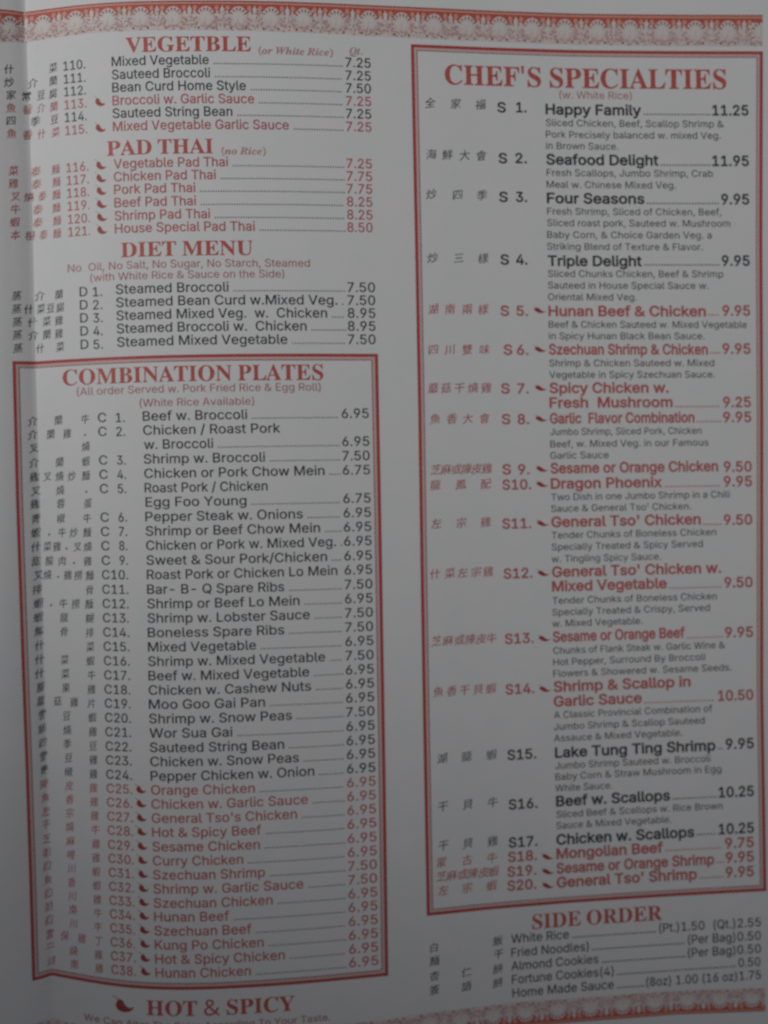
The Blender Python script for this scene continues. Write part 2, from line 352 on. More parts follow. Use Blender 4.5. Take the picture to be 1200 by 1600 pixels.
(75,[[3,0,3,3,8,4,11,5,13,14,13,63,12,70,9,74,3,75,3,77,37,77,54,75,64,69,67,60,65,51,59,46,49,42,61,38,69,31,71,22,69,13,63,6,53,1,40,0],[31,43,40,44,45,46,47,51,48,59,48,65,46,70,42,73,37,74,32,72,31,66],[38,4,44,5,48,8,50,14,51,22,50,30,47,35,42,38,34,39,31,39,31,11,32,6]]),
(80,[[44,-2,33,-1,23,3,15,10,9,18,6,28,4,39,6,50,10,60,16,68,24,74,33,78,44,79,53,78,62,75,66,74,69,75,71,79,74,79,74,52,71,52,67,62,61,69,53,74,45,75,34,71,27,59,24,38,27,19,35,8,47,4,54,5,61,8,67,12,73,18,76,15,67,6,56,0]]),
(84,[[3,0,3,3,11,5,13,13,13,64,12,69,10,72,3,75,3,77,38,77,56,75,69,67,77,55,80,39,78,25,73,14,65,6,53,2,39,0],[38,4,48,6,54,13,58,24,60,39,57,58,50,70,38,74,32,72,31,65,31,12,32,6]]),
(75,[[2,0,2,3,7,3,11,5,12,8,13,13,13,63,12,69,11,72,7,74,3,75,3,77,68,77,68,54,65,54,63,63,58,69,50,72,39,73,34,73,32,71,31,66,31,42,33,42,40,43,44,46,47,51,49,59,52,59,52,20,49,20,46,31,41,36,32,38,31,38,31,11,33,6,39,5,53,7,63,13,70,24,73,24,68,0]]),
(69,[[3,0,3,3,11,6,13,14,13,64,12,69,10,72,2,75,2,77,67,77,67,54,64,54,60,66,57,69,53,71,39,73,34,73,32,72,31,68,31,42,39,43,43,46,47,51,48,59,51,59,51,20,48,20,47,29,44,34,39,37,31,38,31,14,32,7,36,4,44,3,44,0]]),
(86,[[46,-2,34,0,24,3,16,9,10,17,6,27,5,39,6,50,10,60,16,68,24,74,33,78,44,79,53,78,66,74,69,75,71,79,74,79,74,52,71,52,65,64,56,72,45,75,34,71,27,59,25,39,26,23,31,11,38,4,47,2,52,3,56,5,58,8,58,26,56,29,47,31,47,34,85,34,85,31,78,29,76,22,76,5,61,0]]),
(89,[[3,0,3,3,11,5,13,14,13,64,11,72,3,75,3,77,41,77,41,75,35,73,32,71,31,64,31,43,58,43,58,64,57,71,54,73,48,75,48,77,86,77,86,75,78,72,76,64,76,14,78,6,81,4,86,3,86,0,48,0,48,3,56,5,58,8,58,38,31,38,31,14,33,5,41,3,41,0]]),
(44,[[2,0,2,3,10,5,12,8,13,13,13,66,11,73,2,75,2,77,42,77,42,75,33,73,31,66,31,13,32,8,35,4,42,3,42,0]]),
(72,[[3,0,3,3,11,5,13,14,13,64,11,72,3,75,3,77,42,77,42,75,35,74,32,71,31,64,31,14,32,8,34,5,40,5,53,7,59,9,63,14,70,26,73,26,68,0]]),
(108,[[2,0,2,3,10,5,12,8,13,13,13,65,12,71,9,73,3,75,3,77,31,77,54,24,76,77,105,77,105,75,97,72,95,64,95,14,96,7,99,4,105,3,105,0,67,0,67,3,74,4,76,7,77,14,77,68,49,0,46,0,18,66,18,14,19,8,20,5,29,3,29,0]]),
(84,[[69,-2,18,59,18,13,20,5,28,3,28,0,3,0,3,3,9,4,12,7,13,13,13,66,6,74,3,75,3,77,27,77,66,29,66,70,63,73,56,75,56,77,82,77,82,75,74,72,72,64,72,-2]]),
(89,[[44,-2,36,-1,29,1,16,10,11,16,5,30,5,47,8,55,11,62,16,68,22,72,29,76,37,78,45,79,53,78,61,76,73,68,82,55,84,47,85,39,84,30,82,23,78,16,73,10,60,1,53,-1],[45,2,56,6,62,18,65,39,63,55,59,66,53,73,44,75,33,71,27,59,25,39,26,23,30,11,37,4]]),
(71,[[3,0,3,3,11,5,13,14,13,64,11,72,3,75,3,77,49,77,57,75,62,72,66,68,69,62,70,56,68,48,62,41,53,36,41,35,31,35,31,14,33,5,41,3,41,0],[31,39,34,39,41,40,46,43,49,48,50,56,49,64,47,69,43,72,37,73,32,72,31,68]]),
(80,[[3,0,3,3,11,5,13,14,13,64,11,72,3,75,3,77,37,77,52,76,62,72,69,66,71,57,69,48,63,42,54,38,73,9,77,4,82,3,82,0,58,0,34,36,31,36,31,14,33,5,41,3,41,0],[31,40,35,40,42,41,48,44,51,49,52,57,50,66,46,71,38,73,32,72,31,66]]),
(66,[[7,-2,7,27,11,27,14,16,19,8,25,4,33,3,39,3,44,6,46,10,47,15,45,22,38,27,28,32,19,38,13,43,10,49,8,56,9,63,11,68,15,73,25,79,31,79,39,78,48,76,53,76,54,79,58,79,58,54,55,54,50,65,42,73,33,76,28,75,24,72,21,69,20,65,21,61,23,57,32,51,43,46,54,40,59,32,61,23,60,16,58,10,53,5,48,1,41,-1,33,-2,21,0,17,2,14,2,12,1,10,-2]]),
(72,[[16,0,16,3,21,4,24,5,26,9,26,74,25,74,17,72,11,69,7,62,5,54,2,54,2,77,70,77,70,54,67,54,64,65,57,71,46,74,45,74,45,8,47,5,50,4,56,3,56,0]]),
(84,[[42,-2,29,0,19,5,14,14,12,26,12,64,10,72,3,75,3,77,41,77,41,75,34,73,31,71,31,24,32,15,35,9,39,5,47,4,58,6,64,14,67,27,67,64,65,72,56,75,56,77,81,77,81,75,74,72,72,64,72,31,70,16,65,5,55,0]]),
(73,[[36,-2,8,65,4,71,-2,75,-2,77,36,77,36,75,28,73,26,70,27,64,44,24,59,64,60,70,58,73,51,75,51,77,75,77,75,75,69,73,65,65,39,-2]]),
(72,[[17,0,17,3,25,5,27,14,27,30,8,66,2,73,0,74,-2,74,-2,77,35,77,35,74,33,74,28,73,26,71,28,67,42,38,57,62,59,69,57,73,50,74,50,77,75,77,75,74,70,72,65,67,46,35,46,14,48,5,56,3,56,0]]),
(51,[]),
(26,[[10,52,7,82,18,82,16,52]]),
(84,[[32,-1,21,0,13,5,8,12,6,21,7,29,11,35,24,45,17,54,14,59,14,65,15,72,19,78,26,82,35,83,43,82,49,78,53,73,54,65,53,59,50,53,38,44,60,23,65,31,68,41,78,41,74,27,67,16,83,0,70,0,60,10,48,2,41,0],[32,50,42,57,44,61,45,65,44,69,42,72,39,74,34,75,27,72,24,69,24,65,26,57],[32,8,45,10,53,16,30,39,20,32,17,27,17,22,18,16,21,12,26,9]]),
(54,[[16,-2,9,0,3,3,0,9,-2,17,1,29,8,41,18,49,24,52,30,53,38,51,43,48,47,42,48,34,46,22,39,10,29,2,23,-1],[18,2,23,5,27,13,31,22,34,33,35,41,34,47,29,49,24,46,19,39,15,29,13,19,12,10,13,4]]),
(44,[[-2,0,7,36,8,41,9,43,8,46,3,46,3,49,26,53,19,32,25,41,29,48,33,51,38,53,42,51,44,45,42,39,37,37,34,38,31,41,27,38,22,30,16,17,11,0]]),
(93,[[13,-2,14,61,12,71,9,73,5,74,5,77,36,77,36,74,31,71,30,63,29,27,50,62,50,66,49,72,42,74,42,77,73,77,73,74,68,72,66,66,66,55,65,28,87,65,89,68,89,70,87,73,82,74,82,77,103,77,103,74,97,71,92,63,52,-2,49,-2,50,54,17,-2]]),
(61,[[36,-2,30,1,28,7,29,14,37,38,38,42,37,44,36,44,29,41,22,31,16,17,11,0,-3,0,14,64,15,68,15,70,14,73,10,74,8,74,8,77,19,78,32,80,20,33,31,48,37,51,43,53,49,50,51,44,48,29,42,13,42,10,44,7,47,10,52,17,54,15,45,3]]),
(33,[[22,63,17,65,15,71,17,76,22,78,28,76,30,71,28,65],[8,-1,2,1,0,7,2,15,8,36,9,40,9,43,8,46,3,46,3,49,15,51,25,53,15,14,14,9,16,7,19,9,24,15,26,14,18,2]]),
(31,[[5,-2,-1,0,-3,7,-2,9,-2,12,8,46,2,46,2,50,13,57,23,68,28,68,23,51,32,51,30,46,21,46,13,17,11,10,13,7,17,9,22,16,24,14,15,2,10,-1]]),
(46,[[15,-2,8,0,3,3,-1,9,-2,17,1,29,8,41,19,49,24,52,30,53,35,52,39,50,42,46,42,42,41,36,35,30,26,24,13,21,13,15,15,8,21,6,27,9,33,16,36,14,30,5,23,0],[14,25,24,29,30,36,33,44,32,48,29,49,25,47,21,43,17,35]]),
(73,[[-6,0,-6,3,0,3,4,7,7,14,20,63,20,68,19,72,12,74,12,77,43,77,55,76,64,72,69,67,71,59,69,53,65,47,58,42,49,39,58,10,62,5,68,3,68,0,45,0,33,38,29,38,23,14,22,8,24,4,30,3,30,0],[34,42,42,43,48,47,52,54,53,62,51,70,43,73,39,72,38,68,30,42]]),
(47,[[16,-2,8,0,3,3,0,9,-2,17,-1,25,3,33,8,41,15,47,23,51,30,53,36,52,40,50,43,46,44,42,42,37,36,35,32,36,30,40,32,47,29,49,24,46,18,38,14,27,13,17,15,9,18,7,21,6,28,8,35,16,38,14,28,2]]),
(61,[[36,-2,30,1,29,7,30,14,33,26,37,38,38,42,38,44,36,44,30,41,23,32,17,18,11,0,-2,0,7,36,8,41,9,43,8,46,3,46,3,49,26,53,20,33,32,48,37,51,43,53,50,50,52,44,51,38,48,29,42,10,44,7,47,9,52,15,54,14,45,2,41,-1]]),
(81,[[44,-24,30,-21,17,-18,5,-21,4,-19,7,-15,23,-1,14,3,8,9,4,16,3,26,6,41,13,56,24,68,37,76,51,79,62,77,71,71,76,63,78,51,75,35,68,21,58,9,45,1,32,-1,28,-2,23,-8,32,-8,54,-13,64,-11,72,-4,75,-6,68,-14,61,-19,53,-23],[31,2,36,3,42,7,50,18,57,35,61,49,62,60,60,68,56,73,50,75,43,73,36,66,30,56,25,43,21,29,20,17,21,9,25,4]]),
(34,[[21,-18,14,-7,9,5,6,18,5,31,6,45,9,58,14,70,21,82,31,82,24,70,19,58,16,45,15,31,16,18,19,5,24,-7,31,-18]]),
(34,[[4,-18,10,-7,15,5,19,18,20,31,19,45,15,58,10,70,3,82,13,82,20,70,26,58,29,45,30,31,29,18,26,5,20,-7,13,-18]]),
(71,[[8,-2,8,26,7,39,4,45,1,47,0,46,0,49,16,53,19,45,21,22,39,53,42,53,45,15,56,28,59,36,53,46,55,51,60,53,65,51,67,45,61,29,42,4,37,-1,33,-2,30,30,12,-1]]),
(31,[[15,-2,10,0,8,6,10,12,15,14,20,12,22,6,20,0]]),
(48,[]),
(170,[[17,50,11,36,2,26,5,21,11,29,11,-5,16,-5,16,36,21,49],[36,49,36,29,19,29,19,25,36,25,36,-5,41,-5,41,25,57,25,57,29,41,29,41,49]]),
(170,[[48,38,29,36,5,34,6,31,30,32,52,35],[8,28,13,19,17,20,12,29],[25,29,28,21,32,22,28,30],[48,31,41,20,45,18,53,30],[37,50,37,46,22,46,22,50,18,50,18,46,4,46,4,42,18,42,18,37,22,37,22,42,37,42,37,38,42,38,42,42,56,42,56,46,42,46,42,50],[27,20,27,16,3,16,3,12,23,12,13,5,2,0,5,-4,17,2,27,10,27,-5,32,-5,32,10,42,2,54,-3,57,1,46,5,36,12,56,12,56,16,32,16,32,20]]),
(170,[[5,38,2,23,6,22,8,37],[21,40,17,27,20,26,25,38],[29,40,25,22,29,20,34,39],[46,39,53,23,57,25,50,41],[50,21,44,11,34,4,21,-1,24,-5,38,0,48,8,54,20],[38,50,38,13,42,13,42,50],[12,50,12,29,11,18,8,8,2,-2,6,-5,11,3,14,12,21,4,24,7,15,17,16,29,16,50]]),
(170,[[39,27,39,-5,44,-5,44,27],[16,26,16,12,12,5,4,-2,8,-5,17,2,20,11,21,19,21,26],[30,50,18,37,2,28,4,24,18,32,30,43,41,32,55,25,58,29,44,36,32,46,33,48]]),
(170,[[22,13,24,9,26,10,24,14],[36,14,33,10,35,9,38,13],[28,26,28,22,15,22,15,20,28,20,28,17,17,17,17,6,25,6,13,1,15,-2,28,5,28,-4,31,-4,31,5,41,-2,43,1,34,6,43,6,43,17,31,17,31,20,45,20,45,22,31,22,31,26],[23,31,23,28,10,28,10,31],[23,33,10,33,10,36,23,36],[36,31,49,31,49,28,36,28],[36,33,36,36,49,36,49,33],[6,39,6,-5,10,-5,10,25,27,25,27,39],[32,39,32,25,49,25,49,0,48,-1,43,0,44,-4,52,-4,54,0,54,39],[20,15,28,15,28,9,20,9],[31,15,40,15,40,9,31,9],[4,46,4,42,17,42,17,40,21,40,21,42,38,42,38,40,42,40,42,42,56,42,56,46,42,46,42,50,38,50,38,46,21,46,21,50,17,50,17,46]]),
(170,[[25,49,27,45,5,45,5,32,9,32,9,41,50,41,50,32,55,32,55,45,33,45,30,50],[47,29,34,19,28,28,32,31,47,31,47,35,12,35,12,31,26,31,16,26,5,22,7,19,24,26,27,22,17,17,5,12,7,9,18,13,29,19,31,15,19,7,4,2,6,-2,19,4,32,11,31,4,29,1,25,-1,20,0,21,-5,26,-5,32,-3,36,4,35,15,38,17,45,5,55,-2,57,1,48,8,41,19,51,26]]),
(170,[[19,29,41,29,41,23,19,23],[9,15,9,-2,14,-2,14,11,28,11,28,-5,33,-5,33,11,47,11,47,3,45,2,38,2,39,-2,49,-2,51,0,51,15,33,15,33,20,46,20,46,33,14,33,14,20,28,20,28,15],[10,48,15,41,5,41,5,28,9,28,9,37,50,37,50,28,55,28,55,41,32,41,32,50,28,50,28,41,15,41,19,42,14,49],[45,50,40,42,44,41,50,48]]),
(170,[[5,47,5,43,55,43,55,47],[14,15,19,3,23,4,19,16],[15,32,44,32,44,21,15,21],[10,36,10,17,49,17,49,36],[40,16,34,1,3,1,3,-3,56,-3,56,1,38,1,45,14]]),
(170,[[29,30,36,25,39,27,31,32],[45,40,45,36,27,36,27,33,45,33,45,25,44,24,38,24,39,22,47,22,49,25,49,33,56,33,56,36,49,36,49,40],[33,23,33,19,15,19,15,-4,20,-4,20,16,31,16,27,12,21,10,23,7,29,9,33,12,45,7,47,9,35,15,35,16,49,16,49,0,48,-1,41,-1,42,-4,51,-4,53,-2,53,19,36,19,37,23],[33,10,29,5,21,2,23,-1,29,1,33,4,44,-1,46,2,35,7,36,10],[24,41,19,35,13,30,15,27,19,30,19,21,23,21,23,34,28,40],[28,49,30,45,7,45,7,12,2,-2,6,-5,11,11,12,27,12,42,56,42,56,45,35,45,32,50]]),
(170,[[21,7,22,-4,26,-4,25,8],[33,7,37,-4,41,-3,37,8],[44,8,53,-5,57,-3,48,9],[11,9,7,2,2,-3,6,-5,11,1,15,8],[14,22,28,22,28,15,14,15],[32,22,46,22,46,15,32,15],[14,33,28,33,28,26,14,26],[32,33,46,33,46,26,32,26],[20,50,13,41,3,32,6,29,10,32,10,11,50,11,50,36,35,36,40,44,37,46,23,46,25,49],[15,36,20,42,34,42,29,36]]),
(170,[[17,7,44,7,44,1,17,1],[17,10,17,15,44,15,44,10],[12,19,12,-5,17,-5,17,-3,44,-3,44,-5,48,-5,48,19],[46,50,29,47,8,45,9,41,27,42,27,36,3,36,3,32,23,32,13,25,2,19,5,15,17,22,27,32,27,20,32,20,32,32,42,23,55,16,57,20,47,25,37,32,56,32,56,36,32,36,32,43,50,46]]),
(170,[[5,45,5,-3,10,-3,10,2,50,2,50,-2,54,-2,54,45],[10,6,10,41,21,41,20,28,17,20,10,14,13,10,21,17,24,27,25,41,34,41,34,22,35,17,39,15,45,15,49,16,49,19,39,19,38,20,38,41,50,41,50,6]]),
(170,[[28,15,28,11,4,11,4,7,28,7,28,0,26,-1,17,-1,19,-5,29,-4,32,-3,32,7,56,7,56,11,32,11,32,13,46,20,43,22,13,22,13,19,36,19],[46,50,29,47,7,46,8,42,27,43,27,38,4,38,4,34,23,34,13,27,2,22,5,19,17,25,27,33,27,24,32,24,32,34,42,25,54,19,57,23,46,27,37,34,56,34,56,38,32,38,32,44,50,47]]),
(170,[[14,14,20,7,24,10,17,16],[41,16,35,10,32,11,32,22,28,22,28,9,7,2,9,-2,28,6,28,0,27,-1,20,-1,22,-4,30,-4,32,-2,32,7,49,-2,52,1,39,8,45,14],[27,50,26,44,6,44,6,41,25,41,24,36,9,36,9,32,22,32,19,27,3,27,3,24,16,24,10,18,2,13,6,9,15,16,22,24,37,24,45,16,55,10,58,14,49,18,42,24,56,24,56,27,24,27,27,32,51,32,51,36,28,36,30,41,54,41,54,44,31,44,32,50]]),
(170,[[40,20,45,20,45,13,40,13],[40,23,40,30,45,30,45,23],[40,9,45,9,45,2,40,2],[37,2,32,2,32,30,37,30],[48,2,48,30,52,30,52,2],[29,34,29,-5,32,-5,32,-2,52,-2,52,-5,56,-5,56,34,44,34,45,43,57,43,57,47,28,47,28,43,41,43,39,34],[9,9,14,5,2,-1,4,-5,16,3,21,-2,24,0,19,5,23,11,26,18,23,19,15,19,16,22,18,22,18,28,25,21,28,25,18,32,18,33,20,31,22,34,26,30,28,32,24,37,25,40,22,41,18,33,18,42,27,42,27,46,18,46,18,50,14,50,14,46,3,46,3,42,14,42,14,33,9,27,2,23,4,21,14,29,14,23,12,23,8,16,3,10,5,7,13,16,21,16,16,8,12,11],[8,41,6,35,3,31,5,29,9,34,11,31,13,33,10,37,11,40]]),
(170,[[14,42,16,35,19,37,17,43],[27,49,3,46,4,42,29,46],[4,41,7,34,10,35,7,42],[26,44,23,36,25,34,30,43],[15,16,14,12,3,12,3,9,14,9,10,2,2,-2,4,-5,12,-1,16,4,26,-4,29,-1,17,7,18,9,30,9,30,12,18,12,19,16],[37,22,44,22,44,14,37,14],[37,26,37,34,44,34,44,26],[43,47,47,38,37,38,40,49,36,50,32,38,26,27,29,24,33,29,33,-5,37,-5,37,-2,57,-2,57,2,48,2,48,10,55,10,55,14,48,14,48,22,55,22,55,26,48,26,48,34,56,34,56,38,48,38,51,39,46,48],[37,10,44,10,44,2,37,2],[5,16,25,18,27,15,30,17,24,26,21,25,24,21,12,20,25,31,23,34,17,28,10,28,16,35,13,37,7,30,4,28,5,24,13,25,8,22,4,19]]),
(170,[[23,34,33,25,36,28,26,37],[6,44,6,40,10,40,17,24,26,11,15,4,2,-1,5,-5,18,1,30,8,41,1,55,-4,57,0,44,5,33,12,44,25,51,43,48,45,48,44],[14,40,46,40,39,26,30,14,21,26]]),
(170,[[6,38,5,30,2,23,5,21,8,29,9,37],[19,40,15,27,18,26,23,39],[45,33,45,28,40,28,40,25,45,25,45,21,38,21,38,17,57,17,57,21,49,21,49,25,55,25,55,28,49,28,49,33],[23,37,23,34,56,34,56,37,41,37,41,41,53,41,53,45,41,45,41,50,37,50,37,45,26,45,26,41,37,41,37,37],[21,20,22,16,37,18,37,21,32,21,32,25,37,25,37,28,32,28,32,33,28,33,28,28,23,28,23,25,28,25,28,20],[22,14,22,10,31,10,28,3,19,-1,21,-5,29,-1,33,4,35,10,41,10,41,1,42,-3,47,-4,53,-4,56,-3,58,4,54,6,53,0,52,-1,47,-1,46,1,46,10,57,10,57,14],[11,49,11,29,10,18,8,8,2,-2,5,-5,10,3,13,11,19,3,22,6,14,16,15,29,15,49]]),
(170,[[28,50,28,39,15,39,18,47,14,48,9,37,3,27,7,25,14,35,28,35,28,21,3,21,3,16,28,16,28,-5,33,-5,33,16,57,16,57,21,33,21,33,35,53,35,53,39,33,39,33,50]]),
(170,[[41,47,41,43,51,43,51,32,41,32,41,28,55,28,55,47],[16,13,18,6,14,6,14,18,21,18,21,40,14,40,14,50,11,50,11,40,4,40,4,16,7,16,7,18,11,18,11,5,2,3,3,0,19,3,20,-2,23,-1,19,14],[7,36,11,36,11,21,7,21],[14,36,18,36,18,21,14,21],[24,47,24,-5,28,-5,28,7,39,7,39,11,28,11,28,18,38,18,38,22,28,22,28,28,39,28,39,47],[43,19,40,19,45,6,40,1,34,-1,36,-5,42,-2,47,3,56,-5,58,-2,50,6,54,13,56,23,39,23,39,20,52,20,47,9],[28,43,35,43,35,32,28,32]]),
(170,[[27,50,27,37,4,37,4,33,22,33,13,19,2,8,5,5,17,17,26,33,27,33,27,11,13,11,13,6,27,6,27,-5,32,-5,32,6,46,6,46,11,32,11,32,33,33,33,42,17,54,5,57,9,46,19,37,33,56,33,56,37,32,37,32,50]]),
(170,[[21,40,21,37,25,37,25,31,37,31,37,28,23,28,23,18,33,18,31,14,20,14,20,11,29,11,24,4,36,1,20,-1,21,-5,33,-3,41,0,53,-5,56,-1,45,3,50,11,57,11,57,14,35,14,38,18,55,18,55,28,41,28,41,31,53,31,53,37,56,37,56,40,53,40,53,46,41,46,41,50,37,50,37,46,25,46,25,40],[33,11,45,11,40,4,31,6],[29,43,37,43,37,40,29,40],[37,34,29,34,29,37,37,37],[41,43,49,43,49,40,41,40],[41,34,41,37,49,37,49,34],[27,25,37,25,37,21,27,21],[41,25,50,25,50,21,41,21],[11,50,11,39,3,39,3,34,11,34,7,22,2,12,4,7,11,24,11,-5,15,-5,15,26,19,18,21,21,15,31,15,34,20,34,20,39,15,39,15,50]]),
(170,[[12,11,12,8,46,8,46,11],[10,6,3,-3,7,-5,14,4],[20,4,21,-5,26,-4,24,5],[32,5,37,-4,41,-3,36,6],[44,4,53,-5,56,-3,48,6],[38,50,38,46,21,46,21,50,17,50,17,46,4,46,4,42,17,42,17,38,21,38,21,42,38,42,38,38,43,38,43,42,56,42,56,46,43,46,43,50],[47,30,38,23,34,27,45,34,42,37,41,36,12,36,12,33,36,33,28,28,28,18,27,17,21,17,22,13,30,14,32,17,32,24,41,16,53,11,56,15,42,21,51,27],[5,29,5,25,19,25,12,18,3,14,5,11,17,17,24,28,21,29]]),
(170,[[19,30,14,26,7,22,10,19,17,23,23,29],[36,28,49,19,53,22,39,31],[29,28,18,17,2,10,5,6,14,10,14,-5,18,-5,18,-3,42,-3,42,-5,47,-5,47,10,54,7,57,11,44,16,32,25,33,26],[18,1,18,10,42,10,42,1],[19,14,29,22,41,14],[26,40,28,36,5,36,5,26,10,26,10,32,50,32,50,26,54,26,54,36,33,36,30,41],[4,46,4,42,17,42,17,38,21,38,21,42,38,42,38,38,42,38,42,42,56,42,56,46,42,46,42,50,38,50,38,46,21,46,21,50,17,50,17,46]]),
(170,[[15,42,10,32,2,26,4,22,11,27,16,33,25,27,39,26,56,26,57,30,32,30,32,35,46,35,46,39,32,39,32,44,49,44,46,38,50,36,55,47,6,47,6,44,28,44,28,31,22,33,18,37,19,41],[13,17,28,17,28,11,13,11],[32,17,46,17,46,11,32,11],[4,1,4,-3,49,-1,54,-5,57,-3,43,8,51,8,51,21,32,21,32,25,28,25,28,21,9,21,9,8,28,8,28,2],[40,6,44,2,32,2,32,8,42,8]]),
(170,[[44,20,44,16,16,16,16,20],[12,23,12,-5,16,-5,16,5,44,5,44,0,42,-1,34,-1,36,-5,46,-4,48,-3,48,23],[16,13,44,13,44,8,16,8],[27,50,27,46,7,46,7,42,27,42,27,39,9,39,9,35,27,35,27,31,4,31,4,27,56,27,56,31,32,31,32,35,50,35,50,39,32,39,32,42,53,42,53,46,32,46,32,50]]),
(170,[[21,19,19,12,16,6,20,4,25,19],[32,18,37,7,40,9,35,19],[37,45,37,41,39,41,41,26,45,13,39,4,33,-1,36,-5,41,1,46,8,50,1,55,-5,58,-2,53,4,49,12,54,26,56,44,53,45],[43,41,52,41,50,28,47,18],[26,49,26,28,18,28,18,24,27,24,27,1,26,0,21,0,22,-3,29,-3,31,1,31,24,40,24,40,28,30,28,30,36,38,36,38,40,30,40,30,49],[10,50,10,39,3,39,3,34,9,34,6,22,2,12,4,8,10,24,10,-5,13,-5,13,25,17,17,19,20,13,31,13,34,19,34,19,39,13,39,13,50]]),
(170,[[2,33,2,29,13,29,13,19,5,19,5,-4,9,-4,9,0,21,0,21,-3,25,-3,25,19,17,19,17,29,27,29,27,33,17,33,17,44,26,47,23,50,2,45,4,42,13,43,13,33],[9,4,9,15,21,15,21,4],[26,39,26,35,31,35,31,-5,35,-5,35,-1,48,-1,48,-5,53,-5,53,35,57,35,57,39,53,39,53,50,48,50,48,39,35,39,35,50,31,50,31,39],[35,35,48,35,48,21,35,21],[35,17,48,17,48,3,35,3]]),
(170,[[45,32,54,21,57,23,47,34],[37,33,27,23,30,20,41,32],[31,34,51,36,53,32,56,34,48,47,44,46,49,39,36,39,44,48,39,50,32,40,29,38,30,34],[49,16,43,8,37,16],[39,25,34,17,27,11,31,8,35,12,40,5,27,-1,29,-5,43,2,55,-5,58,-1,46,5,51,11,54,18,52,20,51,19,40,19,42,24],[7,9,23,9,23,3,7,3],[7,13,7,18,9,16,12,22,13,28,13,33,16,33,16,22,17,19,19,18,23,18,23,13],[3,48,3,44,10,44,10,37,4,37,4,-5,7,-5,7,0,23,0,23,-4,26,-4,26,37,20,37,20,44,27,44,27,48],[13,37,13,44,17,44,17,37],[7,18,7,33,11,33,11,28,10,23],[19,33,23,33,23,21,20,21,19,22]]),
(170,[[6,41,6,-5,10,-5,10,37,26,37,22,29,13,23,15,20,24,25,29,31,43,21,46,24,30,35,31,37,49,37,49,1,48,0,39,0,41,-5,51,-4,53,-2,54,1,54,41,32,41,33,50,28,50,28,41],[28,24,26,17,21,11,12,6,15,3,24,7,29,14,43,3,46,6,31,18,33,24]]),
(170,[[24,46,21,39,23,37,25,41,26,45],[42,46,38,39,41,37,43,41,44,45],[36,46,33,40,35,39,39,45],[55,46,51,39,53,38,58,45],[22,27,22,18,26,18,26,23,52,23,52,18,56,18,56,27],[29,50,28,41,26,35,21,30,23,28,27,31,30,35,36,30,38,32,31,38,33,50],[47,50,46,41,43,35,38,30,40,28,45,31,48,35,55,28,57,31,49,38,51,50],[36,22,35,15,22,15,22,12,34,12,30,3,19,-2,22,-5,30,-1,36,4,39,12,50,12,47,-1,39,-1,40,-5,47,-5,51,-3,53,2,54,15,39,15,40,22],[10,50,10,38,3,38,3,34,10,34,10,22,2,19,3,15,10,17,10,0,9,-1,3,-1,5,-5,12,-4,14,-2,14,19,21,21,20,25,14,23,14,34,21,34,21,38,14,38,14,50]]),
(170,[[11,50,11,38,3,38,3,34,11,34,11,21,3,19,3,14,11,16,11,1,10,0,4,0,6,-4,13,-3,15,-2,15,18,22,20,22,24,15,22,15,34,22,34,22,38,15,38,15,50],[23,15,23,11,33,11,33,-5,37,-5,37,50,33,50,33,40,24,40,24,36,33,36,33,27,24,27,24,23,33,23,33,15],[43,50,43,-5,47,-5,47,11,57,11,57,15,47,15,47,23,56,23,56,27,47,27,47,36,57,36,57,40,47,40,47,50]]),
(170,[[13,47,13,32,5,32,5,21,9,21,9,28,51,28,51,21,55,21,55,32,46,32,46,47],[17,32,17,37,29,37,29,32],[42,32,33,32,33,40,17,40,17,44,42,44],[43,21,43,16,17,16,17,21],[12,24,12,-5,17,-5,17,5,43,5,43,0,42,-1,34,-1,35,-5,45,-4,47,-3,47,24],[17,13,43,13,43,8,17,8]]),
(170,[[13,49,15,45,4,45,4,41,29,41,29,45,19,45,17,50],[22,40,19,33,13,33,11,40,8,40,10,33,3,33,3,29,30,29,30,33,23,33,26,39],[10,15,23,15,23,10,10,10],[10,18,10,22,23,22,23,18],[6,25,6,-5,10,-5,10,7,23,7,23,1,22,0,16,0,18,-4,25,-4,27,-2,27,25],[33,2,34,-3,40,-4,51,-4,56,-3,58,3,54,4,53,0,51,-1,41,-1,38,0,37,2,37,4,54,4,54,7,37,7,37,11,54,11,54,14,37,14,37,18,54,18,54,21,37,21,37,24,54,24,54,37,37,37,37,42,56,42,56,45,37,45,37,50,33,50,33,33,50,33,50,28,33,28]]),
(170,[[3,45,6,32,9,33,6,46],[18,46,15,33,18,32,22,45],[22,23,22,-1,26,-1,26,3,38,3,38,23,32,23,32,34,39,34,39,38,32,38,32,50,28,50,28,38,21,38,21,34,28,34,28,23],[41,48,41,22,40,9,36,-3,39,-5,43,4,44,15,52,15,52,0,51,-1,46,-1,47,-4,54,-4,56,0,56,48],[45,44,52,44,52,34,45,34],[45,30,52,30,52,19,45,19],[26,19,34,19,34,7,26,7],[3,30,3,26,10,26,6,16,2,7,4,3,10,17,10,-5,14,-5,14,19,18,11,21,14,14,25,14,26,20,26,20,30,14,30,14,50,10,50,10,30]]),
(170,[[21,7,22,-4,26,-4,25,7],[33,7,36,-4,41,-3,37,8],[45,7,53,-5,57,-3,49,9],[10,8,7,2,3,-3,7,-5,14,7],[3,15,3,11,56,11,56,15,48,15,48,25,54,25,54,29,48,29,48,39,54,39,54,43,16,43,20,49,15,50,10,41,3,34,6,31,12,37,12,29,5,29,5,25,12,25,12,15],[22,39,22,29,16,29,16,39],[26,39,33,39,33,29,26,29],[37,39,44,39,44,29,37,29],[22,25,22,15,16,15,16,25],[26,25,33,25,33,15,26,15],[37,25,44,25,44,15,37,15]]),
